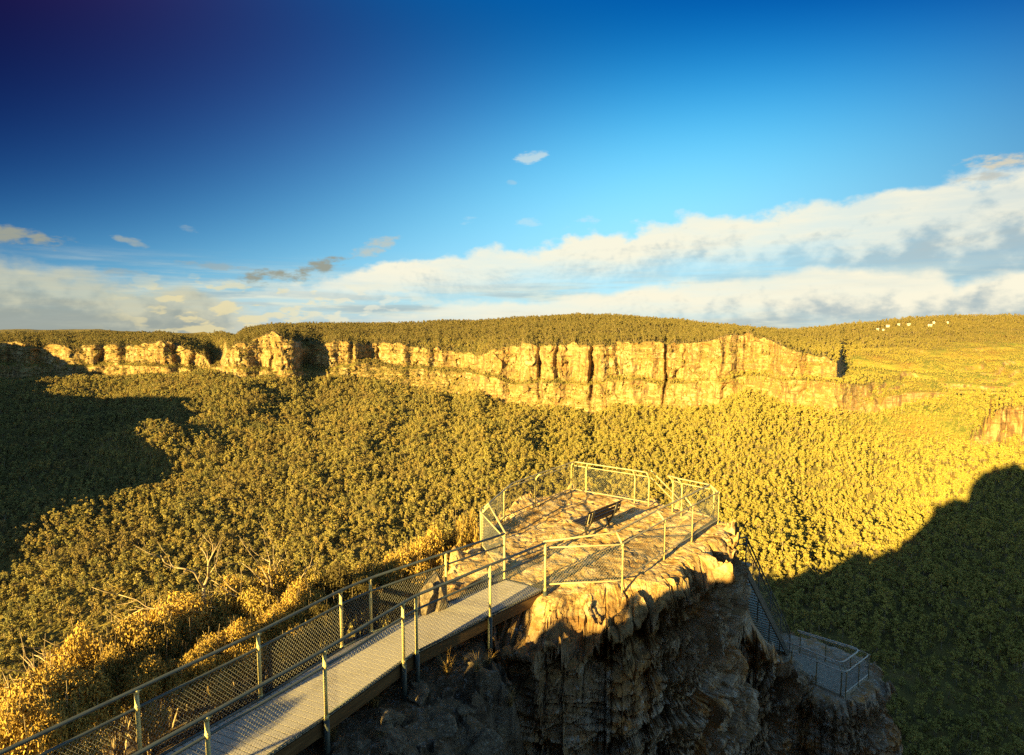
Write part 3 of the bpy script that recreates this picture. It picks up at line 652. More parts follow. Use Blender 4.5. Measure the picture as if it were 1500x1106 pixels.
# boardwalk
bw = thing('boardwalk', 'grey decked boardwalk on dark steel legs leading out to the rock lookout', 'boardwalk', (-3.5, 9.5, 0))
def inb(root, o): o.parent = root; o.matrix_parent_inverse = Matrix.Translation(-root.location); return o
for k in range(1, len(WR) - 1):
    a0, a1, b0, b1 = (Vector((*WR[k], 0)), Vector((*WR[k + 1], 0)), Vector((*WL[k], 0)), Vector((*WL[k + 1], 0)))
    L = ((a1 - a0).length + (b1 - b0).length) / 2; n = max(2, int(L / .128)); mb = MB()
    for i in range(n):
        f0, f1 = (i + .05) / n, (i + .95) / n; q = [a0.lerp(a1, f0), a0.lerp(a1, f1), b0.lerp(b1, f1), b0.lerp(b1, f0)]
        dz = 0.
        vv = [p + Vector((0, 0, z + dz)) for z in (-.045, 0) for p in q]
        mb.add(vv, [(0, 1, 2, 3), (7, 6, 5, 4), (0, 4, 5, 1), (1, 5, 6, 2), (2, 6, 7, 3), (3, 7, 4, 0)])
    inb(bw, mb.build('deck_panel', M['deck']))
    for a, b_ in ((a0, a1), (b0, b1)):
        inw = ((b0 + b1) / 2 - (a0 + a1) / 2).normalized() * (.03 if a is a0 else -.03)
        s = MB().beam(a + inw + Vector((0, 0, -.18)), b_ + inw + Vector((0, 0, -.18)), .06, .23); inb(bw, s.build('side_beam', M['timber']))
        s = MB().tube([a - inw * .6 + Vector((0, 0, .012)), b_ - inw * .6 + Vector((0, 0, .012))], .022, 8); inb(bw, s.build('kick_rail', M['rail']))
for k in range(2, len(WR)):
    for line, sg in ((WR, 1), (WL, -1)):
        p = Vector((*line[k], 0)); d = (Vector((*line[k], 0)) - Vector((*line[k - 1], 0))).normalized(); o_ = Vector((d.y, -d.x, 0)) * (.055 * sg); g = float(ground_z(p.x + o_.x, p.y + o_.y))
        inb(bw, MB().tube([p + o_ + Vector((0, 0, min(g, -.5) - .4)), p + o_ + Vector((0, 0, -.01))], .05, 10).build('leg', M['leg']))
def rail_run(root, tops, mat, name, r, rounding=.25): inb(root, MB().tube(bend(tops, rounding), r, 10).build(name, M[mat]))
for line, sg, lab in ((WR, 1, 'pipe railing with chain link along the near right edge of the boardwalk'), (WL, -1, 'pipe railing with chain link along the far left edge of the boardwalk, beside the heath')):
    root = thing('railing', lab, 'railing', (*line[5], 0), 0, 'boardwalk railings')
    off = []
    for k in range(len(line)):
        d = (Vector((*line[min(k + 1, len(line) - 1)], 0)) - Vector((*line[max(k - 1, 0)], 0))).normalized(); off.append(Vector((*line[k], 0)) + Vector((d.y, -d.x, 0)) * (.055 * sg))
    pts = off[1:]
    for p in pts[1:]:
        po = inb(root, MB().tube([p + Vector((0, 0, -.08)), p + Vector((0, 0, 1.13))], .029, 12).build('post', M['post']))
        for zc in (1.115, .875, .02):
            cl = MB().tube([p + Vector((0, 0, zc - .03)), p + Vector((0, 0, zc + .03))], .0365, 12); e_ = Vector((d_.y, -d_.x, 0)) if False else Vector((.045, 0, 0)); cl.tube([p + Vector((-.03, -.03, zc)), p + Vector((.045, .045, zc))], .008, 6)
            cl.build('clamp', M['post'], po)
    rail_run(root, [p + Vector((0, 0, 1.15)) for p in pts], 'rail', 'top_rail', .028)
    rail_run(root, [p + Vector((0, 0, .875)) for p in pts], 'rail', 'mid_rail', .0215)
    for a, b_ in zip(pts, pts[1:]): inb(root, mesh_panel('chain_link', a, b_, (.03, .86), (.03, .86), None))

# lookout railings with their in-curved hand rail
def lookout_railing(root, pts, inward, posts, z0=0., mid=1.0, top=1.21, lean=.24, rmat='lrail', pmat='post', wmat='lwire', pitch=.07, ends=True, r=.026, mesh=True, bottom=.1, wr=.003, join=False, rnd=.13):
    n = len(pts); lean_ = [lean] * n; tops = [top] * n
    if join: lean_[0] = 0; tops[0] = 1.15
    P3 = [Vector((*p, z0)) for p in pts]; inn = []
    for i in range(n):
        a = (P3[i] - P3[i - 1]).normalized() if i else None; b_ = (P3[i + 1] - P3[i]).normalized() if i < n - 1 else None
        na = [Vector((-d.y, d.x, 0)) * inward for d in (a, b_) if d]; s = sum(na, Vector()); inn.append(s / max(s.length ** 2 / len(na), .3) if len(na) == 2 else na[0])
    for seg, f in posts:
        p = P3[seg].lerp(P3[min(seg + 1, n - 1)], f); d = inn[seg].lerp(inn[min(seg + 1, n - 1)], f)
        mb = MB().tube(bend([p + Vector((0, 0, -.22)), p + Vector((0, 0, mid - .03)), p + d * lean + Vector((0, 0, top))], .16), r, 10)
        mb.tube([p + Vector((0, 0, mid - .06)), p + Vector((0, 0, mid))], r * 1.3, 10); inb(root, mb.build('post', M[pmat]))
    rail_run(root, [p + d * l_ + Vector((0, 0, t_)) for p, d, l_, t_ in zip(P3, inn, lean_, tops)], rmat, 'top_rail', r * 1.08, rnd)
    rail_run(root, [p + Vector((0, 0, mid)) for p in P3], rmat, 'mid_rail', r * .85, rnd)
    rail_run(root, [p + Vector((0, 0, bottom)) for p in P3], rmat, 'bottom_rail', r * .75, .2)
    if mesh:
        for a, b_ in zip(P3, P3[1:]): inb(root, mesh_panel('chain_link', a, b_, (bottom, mid), (bottom, mid), None, pitch, wr, wmat))
ra = thing('lookout_railing', 'rounded railing with chain link along the left and far edge of the lookout', 'railing', (-.8, 16, 0))
LOOP = [(-.15, 13.75), (-.92, 15.95), (-.22, 18.1), (.80, 19.45), (2.24, 21.2), (4.45, 19.75), (4.72, 19.55)]
lookout_railing(ra, LOOP, -1, [(0, .93), (1, .12), (1, .95), (2, 1.), (3, .97), (4, .22), (4, .93), (6, 0)], join=True, r=.0225)
rb = thing('lookout_railing', 'railing with chain link along the right edge of the lookout above the cliff', 'railing', (2.7, 13.4, 0))
EDGE2 = [(.74, 13.25), (2.62, 13.45), (4.12, 15.2), (5.24, 16.4), (6.5, 17.8), (6.42, 18.0), (5.62, 18.75), (5.42, 19.1)]
lookout_railing(rb, EDGE2, 1, [(1, .03), (2, 0), (3, 0), (4, 0), (5, 0), (6, 0), (7, 0)], join=True, r=.0225)

# bench, seen from behind
bn = thing('bench', 'dark slatted park bench on curved steel legs facing away from the camera', 'bench', (2.70, 16.85, 0), R(46))
for k, (y, z) in enumerate(((.10, .45), (.21, .455), (.32, .46), (.43, .47))):
    bn_s = MB().box((0, y, z), (.86, 0, 0), (0, .048, 0), (0, 0, .018)).build('seat_slat', M['slat'], bn)
for k, (y, z) in enumerate(((-.01, .56), (-.05, .69), (-.09, .82))):
    MB().box((0, y, z), (.86, 0, 0), (0, .015, .004), (0, -.012, .036)).build('back_slat', M['slat'], bn)
for sx in (-.58, .58):
    mb = MB().tube(bend([(sx, .16, -.15), (sx, .16, .2), (sx, .06, .36), (sx, -.02, .48), (sx, -.13, .86)], .12), .03, 8)
    mb.tube(bend([(sx, .16, .12), (sx, .24, .32), (sx, .36, .40), (sx, .47, .44)], .12), .028, 8); mb.box((sx, .16, .0), (.07, 0, 0), (0, .07, 0), (0, 0, .008)); mb.build('leg', M['bench_steel'], bn)
for sx in (-.80, -.66, .66, .80): MB().box((sx, -.085, .66), (.016, 0, 0), (0, .008, .002), (0, -.04, .16)).build('bracket', M['bench_end'], bn)

# stair and lower lookout
A0, A1 = Vector((8.55, 20.5, -2.6)), Vector((12.75, 25.35, -8.95)); hd = Vector((A1.x - A0.x, A1.y - A0.y, 0)).normalized(); sd = Vector((-hd.y, hd.x, 0))
st = thing('staircase', 'steep dark steel staircase running down the cliff to the lower lookout', 'staircase', (10.5, 23, -6))
NS = 30
for i in range(NS):
    p = A0.lerp(A1, (i + .5) / NS); inb(st, MB().box(p + sd * .5, hd * .125, sd * .5, (0, 0, .02)).build('tread', M['lrail']))
for o_ in (0, 1.):
    inb(st, MB().beam(A0 + sd * o_ + Vector((0, 0, -.08)), A1 + sd * o_ + Vector((0, 0, -.08)), .06, .24).build('stringer', M['dark_rail']))
    top0 = A0 + sd * o_
    for hz, nm, r in ((1.1, 'hand_rail', .03), (.86, 'mid_rail', .025), (.12, 'bottom_rail', .02)):
        inb(st, MB().tube(bend([top0 - hd * .55 + sd * (.35) * (1 - o_) + Vector((0, 0, hz)), top0 + Vector((0, 0, hz)), A1 + sd * o_ + Vector((0, 0, hz))], .12), r, 8).build(nm, M['dark_rail']))
    for f in (0, .25, .5, .75, 1):
        p = A0.lerp(A1, f) + sd * o_; inb(st, MB().tube([p + Vector((0, 0, -1.2)), p + Vector((0, 0, 1.1))], .025, 8).build('post', M['dark_rail']))
    inb(st, mesh_panel('chain_link', A0 + sd * o_, Vector((A1.x, A1.y, A0.z)) + sd * o_, (.12, .86), (.12 + A1.z - A0.z, .86 + A1.z - A0.z), None, .075, .0022, 'lwire'))
inb(st, MB().box((8.0, 20.7, -2.66), hd * .6, sd * .6, (0, 0, .05)).build('landing', M['concrete']))
for i in range(9):
    p = Vector((5.45, 19.35, -.15)).lerp(Vector((7.6, 20.35, -2.5)), i / 8); inb(st, MB().box(p, (.13, .06, 0), (-.22, .45, 0), (0, 0, .02)).build('tread', M['lrail']))
for o_ in ((-.25, .5),):
    inb(st, MB().tube(bend([(5.1 + o_[0], 19.35 + o_[1], 1.15), (7.7 + o_[0], 20.5 + o_[1], -1.5)], .1), .026, 8).build('hand_rail', M['lrail']))
    inb(st, MB().tube(bend([(5.1 + o_[0], 19.35 + o_[1], .9), (7.7 + o_[0], 20.5 + o_[1], -1.75)], .1), .022, 8).build('mid_rail', M['lrail']))
ZL = -9.0
c1, c2, c3, c4 = (at(1238, 986, ZL + 1).xy, at(1275, 958, ZL + 1).xy, at(1170, 926, ZL + 1).xy, at(1150, 950, ZL + 1).xy)
dk = MB(); q = [Vector((*p, 0)) for p in (c1, c2, c3, c4)]
dk.add([p + Vector((0, 0, z)) for z in (ZL - .25, ZL) for p in q], [(3, 2, 1, 0), (4, 5, 6, 7), (0, 1, 5, 4), (1, 2, 6, 5), (2, 3, 7, 6), (3, 0, 4, 7)])
tag(dk.build('viewing_deck', M['concrete']), 'pale concrete deck of the small lower lookout', 'viewing deck')
rl = thing('lookout_railing', 'rounded cage of pale pipe railing around the small lower lookout', 'railing', (13.5, 23.5, ZL))
lookout_railing(rl, [tuple(c4), tuple(c1), tuple(c2), tuple(c3)], 1, [(0, .12), (0, .55), (0, .95), (1, .06), (1, .55), (1, .97), (2, .25), (2, .6), (2, .97)], ZL, 1.0, 1.2, .26, 'silver_rail', 'lrail', 'wire', .075, True, .026, rnd=.35)
# ------------------------------------------------------------------ vegetation and loose rock around the boardwalk
def tz(x, y): return float(ground_z(x, y))
def shrub_variant(seed, dark=False):
    g = np.random.default_rng(seed); lobes = []; st_ = MB()
    for i in range(26):
        an = g.uniform(0, 6.283); ro = g.uniform(0, .85) ** .7; h = .35 + .6 * math.sqrt(max(0, 1 - (ro / .95) ** 2)) * g.uniform(.75, 1.05)
        rad = g.uniform(.15, .30); p = (math.cos(an) * ro, math.sin(an) * ro, h); lobes.append((*p, rad))
        st_.tube([(g.uniform(-.07, .07), g.uniform(-.07, .07), -.25), (p[0] * .45, p[1] * .45, h * .45), p], 0, 5, [.022, .014, .005])
        if i % 2 == 0: st_.tube([(p[0] * .8, p[1] * .8, h * .8), (p[0] * 1.05, p[1] * 1.05, h + .12), (p[0] * 1.1 + g.uniform(-.1, .1), p[1] * 1.1, h + g.uniform(.22, .4))], 0, 4, [.006, .0045, .0025])
    v, q = leaf_cloud(lobes, 15000, .024, .36, .5, seed)
    v[:, 2] += .02
    return st_, v, q
sv = []
SH = [(60, 1004, 8.4, 1.1), (112, 951, 9.6, .8), (28, 1040, 7.6, .8), (195, 930, 10.2, .95), (160, 968, 9.4, .7), (265, 896, 11.2, 1.25), (232, 925, 10.4, .8), (318, 892, 11.7, .9), (345, 868, 12.3, .9), (400, 850, 12.9, 1.1), (448, 846, 13.2, .9), (373, 880, 11.9, .9), (492, 843, 13.0, .85),
      (610, 815, 15.2, 1.1), (655, 803, 16.0, .9), (575, 838, 14.4, .8), (690, 790, 16.4, .6), (210, 985, 9.3, .75), (320, 940, 10.2, .8), (400, 905, 11.3, .8), (430, 885, 11.8, .75), (285, 965, 9.7, .6), (90, 1050, 8.1, .7), (350, 925, 10.5, .7), (465, 895, 11.7, .55), (20, 1085, 7.7, .8), (525, 855, 13.2, .6), (440, 868, 12.3, .9), (478, 860, 12.9, .8), (545, 838, 14.0, .95), (592, 818, 14.7, 1.0), (632, 802, 15.6, 1.0), (672, 796, 16.2, .8)]
LAB = ['orange tipped heath shrub at the lower left corner of the photo', 'rusty heath shrub among bleached twigs at left', 'orange heath shrub cut by the left edge of the photo', 'orange heath shrub behind the first railing post', 'low orange heath shrub left of the first post', 'broad golden heath shrub at the foot of the forked dead tree',
       'rusty heath shrub left of the forked dead tree', 'golden heath shrub right of the forked dead tree trunk', 'golden shrub between the two dead trees', 'tall golden heath shrub below the second dead tree', 'golden shrub right of the second dead tree', 'orange shrub in front of the second dead tree', 'dark shaded shrub behind the middle of the boardwalk railing',
       'bright yellow shrub behind the dark boulder', 'yellow shrub on the slope left of the lookout', 'yellow green shrub left of the dark boulder', 'small lit shrub below the left lookout corner', 'leafy olive shrub close behind the boardwalk mesh at left', 'olive shrub below the forked dead tree, behind the hand rail', 'yellow shrub seen between the two boardwalk rails', 'golden shrub seen above the far boardwalk rail near its middle', 'small olive shrub with dry grass behind the far mesh', 'spindly twiggy shrub by the bottom left corner', 'rusty shrub below the hanging dead branch', 'small dark green shrub tucked under the far rail', 'dark twiggy shrub under the lower left rail', 'low olive shrub just left of the bend in the boardwalk', 'golden shrub in front of the second dead tree, right of the orange one', 'golden shrub beside the dark shaded shrub', 'golden shrub rising above the far rail at the bend in the boardwalk', 'bright shrub left of the dark boulder and above the far rail', 'tall yellow shrub directly behind the dark boulder', 'yellow shrub between the dark boulder and the lookout']
for s in range(4):
    st_, v, q = shrub_variant(700 + s); root = thing('heath_shrub', '', 'shrub', group='heath shrubs left of the boardwalk')
    st_.build('stems', M['dead'], root); fo = raw_mesh('foliage', v, q, M['heath'], root); sv.append(root)
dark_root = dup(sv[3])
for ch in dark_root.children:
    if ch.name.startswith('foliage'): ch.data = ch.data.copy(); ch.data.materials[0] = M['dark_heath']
for i, ((px, py, Y, wd), lab) in enumerate(zip(SH, LAB)):
    p = atY(px, py, Y); gz = tz(p.x, p.y); h = max(p.z - gz, .7)
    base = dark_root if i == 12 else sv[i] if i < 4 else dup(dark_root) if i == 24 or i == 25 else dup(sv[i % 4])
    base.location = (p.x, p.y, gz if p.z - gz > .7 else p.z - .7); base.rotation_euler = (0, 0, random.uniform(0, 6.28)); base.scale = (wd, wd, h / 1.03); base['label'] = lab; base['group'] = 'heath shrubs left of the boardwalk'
# unseen shrubs added behind the camera to break up light on rock and deck
def uv(u, v): return u * SDY + v * SDX, -u * SDX + v * SDY
for i, (u, v_, s, h) in enumerate(((-6.75, -2.4, .55, .75), (-6.15, -1.6, .5, .6), (-8.6, -3.6, .5, .7), (-9.3, -3.2, .5, .9), (-7.3, -3.4, .45, .6), (-6.45, -2.9, .3, .9), (-7.05, -1.7, .28, .55), (-5.9, -2.6, .3, .7))):
    x, y = uv(u, v_); o = dup(sv[i % 4]); o.location = (x, y, tz(x, y) - .1); o.scale = (s, s, h); o['label'] = 'unseen low heath shrub added behind the camera to dapple the light'; o['group'] = 'unseen shrubs behind the camera'

def dead(name, lab, runs, Y, seed, r0):
    g = np.random.default_rng(seed); root = None; tips = {}
    for k, (pts, ra, rb_) in enumerate(runs):
        y0 = Y + (0 if k == 0 else g.uniform(-.35, .35)); dy = g.uniform(-.12, .16); P3 = []
        for i, (a, b_) in enumerate(pts):
            key = (a, b_); yy = tips.get(key, y0 + dy * i + g.uniform(-.03, .03)); tips[key] = yy; P3.append(atY(a, b_, yy))
        if root is None:
            root = thing(name, lab, 'dead tree', P3[0], 0, 'bleached dead trees in the heath')
            gz = tz(P3[0].x, P3[0].y); P3.insert(0, Vector((P3[0].x + .05, P3[0].y, min(gz - .1, P3[0].z - .3))))
        n = len(P3); inb(root, MB().tube(bend(P3, .06, 3), 0, 7, [.8 * (ra + (rb_ - ra) * i / max(1, len(bend(P3, .06, 3)) - 1)) for i in range(len(bend(P3, .06, 3)))]).build('trunk' if k == 0 else 'branch', M['dead']))
        # fine twigs
        for i in range(1, n):
            if k and g.random() < .8:
                a = P3[i]; d = (P3[i] - P3[i - 1]).normalized(); e = d + Vector(g.normal(size=3)) * .55; L = g.uniform(.15, .4)
                inb(root, MB().tube([a, a + e * L * .5, a + e * L + Vector((0, 0, .05))], 0, 5, [rb_ * 1.1, rb_ * .8, rb_ * .4]).build('branch', M['dead']))
    return root
def zc(ox, oy, k, pts): return [(round(ox + x / k, 1), round(oy + y / k, 1)) for x, y in pts]
A_ = lambda p: zc(160, 770, 4.412, p); B_ = lambda p: zc(0, 920, 5.944, p)
dead('dead_tree', 'bleached forked dead tree standing out of the heath at left', [
    (A_([(710, 712), (650, 640), (625, 575), (612, 480), (610, 400), (640, 330)]), .062, .036), (A_([(640, 330), (640, 240), (665, 190), (720, 95)]), .032, .008), (A_([(640, 240), (620, 180), (580, 130)]), .016, .006), (A_([(665, 190), (672, 130), (640, 60)]), .013, .005), (A_([(640, 330), (690, 250), (700, 170)]), .016, .006),
    (A_([(610, 400), (575, 350), (550, 300), (500, 280), (420, 270), (360, 240), (345, 210)]), .03, .009), (A_([(420, 270), (400, 250), (380, 200)]), .011, .005),
    (A_([(625, 575), (560, 555), (510, 530), (460, 518), (370, 522), (290, 540), (240, 525), (180, 480), (60, 445)]), .032, .008), (A_([(240, 525), (140, 575), (80, 615), (15, 620)]), .014, .005), (A_([(435, 520), (437, 570), (428, 620)]), .01, .004)], 11.6, 1, .06)
dead('dead_tree', 'white fallen dead branches beside the forked dead tree', [(A_([(870, 480), (790, 445), (700, 440), (640, 450)]), .028, .01), (A_([(790, 445), (740, 400), (660, 350)]), .018, .007), (A_([(840, 440), (780, 400), (720, 330), (690, 290)]), .015, .005), (A_([(757, 525), (725, 500), (714, 480)]), .024, .012), (A_([(720, 560), (690, 530), (650, 525)]), .014, .006)], 11.9, 2, .03)
dead('dead_tree', 'thin many branched dead tree rising from the golden shrub', [(A_([(1030, 500), (1050, 400), (1045, 350), (1030, 300), (1040, 235)]), .034, .014), (A_([(1040, 235), (1000, 215), (940, 175), (910, 145)]), .014, .005), (A_([(1095, 322), (1070, 290), (1060, 230), (1060, 120)]), .018, .006), (A_([(1070, 290), (1100, 230), (1130, 180)]), .012, .005),
    (A_([(1020, 390), (960, 330), (910, 280), (855, 240)]), .02, .007), (A_([(1035, 360), (1000, 300), (978, 260)]), .026, .01), (A_([(1040, 235), (1015, 150), (1000, 90)]), .01, .004)], 12.7, 3, .03)
dead('dead_tree', 'single bare white branch leaning right above the golden shrubs', [(A_([(1235, 345), (1280, 280), (1340, 240), (1385, 180)]), .022, .007), (A_([(1290, 275), (1310, 220), (1312, 170)]), .01, .004)], 13.0, 4, .02)
dead('dead_tree', 'curling white dead branches above the rusty shrub at far left', [(B_([(545, 385), (480, 340), (400, 290), (350, 255), (300, 235)]), .026, .009), (B_([(400, 290), (380, 225), (365, 175)]), .014, .005), (B_([(390, 270), (395, 225), (415, 205)]), .012, .005), (B_([(740, 440), (600, 432), (500, 450), (350, 420)]), .017, .006), (B_([(510, 400), (440, 402), (390, 395)]), .013, .006), (B_([(610, 255), (570, 200), (545, 165)]), .01, .004), (B_([(590, 250), (550, 240), (490, 238)]), .012, .005)], 9.4, 5, .02)
dead('dead_tree', 'tangle of thin white dead twigs at the left edge above the shrubs', [(B_([(310, 430), (300, 365), (240, 300), (180, 240)]), .02, .006), (B_([(300, 365), (275, 300), (225, 250)]), .012, .005), (B_([(290, 430), (240, 380), (205, 310)]), .014, .005), (B_([(310, 430), (240, 432), (190, 460), (150, 490)]), .014, .005), (B_([(110, 600), (80, 520), (20, 380)]), .016, .005), (B_([(180, 550), (120, 470), (80, 400)]), .014, .005), (B_([(100, 600), (40, 622), (2, 650)]), .014, .006), (B_([(80, 520), (30, 515), (2, 530)]), .012, .005), (B_([(350, 370), (290, 330), (230, 285)]), .01, .004)], 8.9, 6, .02)
dead('dead_tree', 'splayed pale dead stems in front of the lower left shrub', [(B_([(330, 930), (280, 860), (200, 800)]), .016, .006), (B_([(330, 930), (300, 840), (280, 760)]), .014, .005), (B_([(545, 1000), (500, 900), (440, 770), (380, 720)]), .016, .005), (B_([(520, 1000), (520, 900), (585, 870)]), .012, .005), (B_([(520, 990), (470, 920), (400, 850)]), .012, .005)], 8.0, 7, .02)

# dry grass
m, t, b = material('dry grass'); t.put(b.inputs['Base Color'], t.ramp(t.new('ShaderNodeNewGeometry').outputs['Random Per Island'], [(0, (.16, .10, .04)), (.5, (.34, .23, .08)), (1, (.22, .17, .06))])); M['grass'] = m
def tuft(seed, n=90):
    g = np.random.default_rng(seed); v = []; q = []
    for i in range(n):
        an = g.uniform(0, 6.283); d = np.array([math.cos(an), math.sin(an), 0]); s = np.array([-d[1], d[0], 0]) * g.uniform(.004, .009); L = g.uniform(.35, .8); bend_ = g.uniform(.15, .75)
        b0 = d * g.uniform(0, .09); k = len(v)
        for j, f in enumerate((0, .35, .7, 1)):
            c_ = b0 + d * bend_ * L * f ** 1.8 + np.array([0, 0, L * (f - bend_ * .55 * f ** 2.4)]); w_ = s * (1 - .85 * f); v += [c_ - w_, c_ + w_]
        q += [(k + 2 * j, k + 2 * j + 1, k + 2 * j + 3, k + 2 * j + 2) for j in range(3)]
    return np.array(v), np.array(q)
TU = [(625, 955, .0, 1.0, 'big sunlit dry grass tuft under the boardwalk edge'), (655, 985, .0, .75, 'dry grass tuft on dark soil right of the big sunlit tuft'), (548, 1035, .0, .8, 'dim grass tuft below the two close boardwalk posts'), (485, 1085, .0, .8, 'dark grass tuft beside the leg nearest the camera'), (690, 935, .0, .6, 'thin grass tuft by the leg next to the rock'), (700, 990, .0, .6, 'small grass tuft in shade at the foot of the rock'), (760, 1045, 0, .6, 'dark grass tuft at the base of the lichen rock'),
      (330, 1000, 1, .9, 'arching dry grass behind the far boardwalk mesh'), (300, 1020, 1, .8, 'sparse dry grass behind the far mesh at lower left'), (370, 985, 1, .9, 'straw coloured grass leaning onto the far deck edge'), (560, 905, 1, .7, 'dry grass beside the far post at the bend')]
tv = [tuft(50 + i) for i in range(3)]; tm = []
for i, (px, py, sd_, s, lab) in enumerate(TU):
    z = -.8
    for _ in range(25):
        p = at(px, py, z); z = z + (tz(p.x, p.y) - z) * .6
    o = raw_mesh('grass_tuft', *tv[i], M['grass']) if i < 3 else tm[i % 3].copy()
    if i < 3: tm.append(o)
    else: COL.objects.link(o)
    o.location = (p.x, p.y, z - .03); o.rotation_euler = (0, 0, i * 1.3); o.scale = (s, s, s); tag(o, lab, 'grass tuft', 'dry grass tufts by the boardwalk')

# loose boulders
def boulder(seed, sub=4):
    bm = bmesh.new(); bmesh.ops.create_icosphere(bm, subdivisions=sub, radius=1); g = np.random.default_rng(seed)
    cuts = [Vector(g.normal(size=3)).normalized() for _ in range(11)]; lim = [g.uniform(.42, .75) for _ in cuts]
    for v in bm.verts:
        p = v.co.copy()
        for c_, l_ in zip(cuts, lim):
            d = p.dot(c_)
            if d > l_: p -= c_ * (d - l_)
        v.co = p
    co_ = np.array([v.co[:] for v in bm.verts]); n_ = fbm(co_[:, 0] * 3 + seed, co_[:, 1] * 3 + co_[:, 2] * 2, seed, 4) * .10 + .05 * cell(co_[:, 2] * 5 + .3 * vnoise(co_[:, 0] * 3, co_[:, 1] * 3, seed), seed)
    for v, k in zip(bm.verts, n_): v.co *= 1 + k
    me = bpy.data.meshes.new('boulder'); bm.to_mesh(me); bm.free(); me.materials.append(M['rock_dark']); return me
m, t, b = material('dark boulder'); O = t.new('ShaderNodeTexCoord').outputs['Object']; n1 = t.noise(O, 2.2, 6, .7); n2 = t.noise(O, 9, 5, .7)
c = t.ramp(n1, [(.35, (.07, .055, .036)), (.5, (.18, .14, .085)), (.62, (.28, .23, .15)), (.72, (.13, .10, .06))]); c = t.mix(t.m('MULTIPLY', t.sm(n2, .58, .64), .7), c, (.38, .36, .3))
t.put(b.inputs['Base Color'], c); bump(t, b, t.m('ADD', n1, n2), .8, .08); M['rock_dark'] = m
BO = [(642, 868, 12.4, (.34, .30, .75), 'dark upright boulder left of the boardwalk near the lookout'), (625, 880, 12.1, (.22, .25, .5), 'smaller dark boulder leaning against the upright boulder'), (560, 1050, 0, (.42, .25, .2), 'flat grey slab on the ground below the boardwalk'), (610, 1015, 0, (.38, .26, .2), 'pale topped angular rock below the two close posts'), (580, 1085, 0, (.33, .24, .22), 'tilted rock at the bottom edge left of centre'),
      (645, 1065, 0, (.36, .3, .24), 'blocky dark rock at the bottom beside the pale rock'), (520, 1095, 0, (.3, .2, .14), 'low rock at the bottom edge by the leg'), (690, 970, 0, (.28, .22, .16), 'pale sandstone lump at the foot of the lit rock face'), (680, 1040, 0, (.26, .22, .2), 'dark rock under the foot of the lit rock face'), (710, 1085, 0, (.4, .3, .3), 'dark rock at the bottom edge against the cliff face')]
bmeshes = None
import bmesh
bmeshes = [boulder(30 + i) for i in range(4)]
for i, (px, py, Y, s, lab) in enumerate(BO):
    if Y: p = atY(px, py, Y); z = p.z
    else:
        z = -.8
        for _ in range(25): p = at(px, py, z); z = z + (tz(p.x, p.y) - z) * .6
    o = bpy.data.objects.new('boulder', bmeshes[i % 4]); COL.objects.link(o); o.location = (p.x, p.y, z - .02); o.scale = s; o.rotation_euler = (random.uniform(-.2, .2), random.uniform(-.2, .2), i * 1.7); tag(o, lab, 'boulder', 'loose rocks by the boardwalk')

for i in range(44):
    a_ = random.uniform(0, 1); k_ = random.uniform(.15, 2.1); p = Vector((*WR[3], 0)).lerp(Vector((*WR[8], 0)), a_); x, y = p.x + .78 * k_, p.y - .62 * k_
    s_ = random.uniform(.06, .19); o = bpy.data.objects.new('stone', bmeshes[i % 4]); COL.objects.link(o); o.location = (x, y, tz(x, y) + s_ * .2); o.scale = (s_ * 1.3, s_, s_ * .7); o.rotation_euler = (random.uniform(-.4, .4), random.uniform(-.4, .4), i * 2.1)
    tag(o, 'small loose stone on the dark ground below the boardwalk', 'stone', 'small stones below the boardwalk')
for i in range(16):
    a_ = random.uniform(0, 1); k_ = random.uniform(.1, 1.9); p = Vector((*WR[3], 0)).lerp(Vector((*WR[8], 0)), a_); x, y = p.x + .78 * k_, p.y - .62 * k_
    o = tm[i % 3].copy(); COL.objects.link(o); s_ = random.uniform(.35, .65); o.location = (x, y, tz(x, y) - .03); o.rotation_euler = (0, 0, i * 1.9); o.scale = (s_, s_, s_)
    tag(o, 'short dry grass clump on the shaded ground below the boardwalk', 'grass clump', 'short grass clumps below the boardwalk'); o.name = 'grass_clump'
# houses on the far ridge
HO = [(1299, 479, 17, 'white house with the widest wall in the ridge village at left'), (1284, 484, 10, 'leftmost tiny white house on the far ridge'), (1293, 485, 11, 'small white house just below the wide white house on the far ridge'), (1314, 477, 11, 'steep roofed white house standing alone on the far ridge'), (1329, 477, 16, 'long white house in the middle of the ridge village'), (1360, 478, 18, 'long low white house right of the gap in the ridge village'), (1365, 474, 9, 'small white house just above the long low house on the ridge'), (1384, 474, 12, 'rightmost white house on the far ridge')]
m, t, b = material('white house wall'); t.put(b.inputs['Base Color'], (.46, .43, .37)); M['hwall'] = m
m, t, b = material('pale metal roof'); t.put(b.inputs['Base Color'], (.5, .46, .4)); M['hroof'] = m
for px, py, wd, lab in HO:
    p = HPOS[(px, py)]; o = thing('house', lab, 'house', p, math.atan2(-p[0], p[1]) + random.uniform(-.3, .3), 'white houses on the far ridge')
    hw, dp, h = wd * .33, 4., 4.3
    MB().box((0, 0, h / 2 - 3), (hw, 0, 0), (0, dp, 0), (0, 0, h / 2 + 3)).build('wall', M['hwall'], o)
    MB().add([(-hw - .7, -dp - .7, h + .05), (hw + .7, -dp - .7, h + .05), (hw + .7, dp + .7, h + .05), (-hw - .7, dp + .7, h + .05), (-hw - .7, 0, h + 3.4), (hw + .7, 0, h + 3.4)], [(3, 2, 1, 0), (0, 1, 5, 4), (2, 3, 4, 5), (1, 2, 5), (3, 0, 4)]).build('roof', M['hroof'], o)

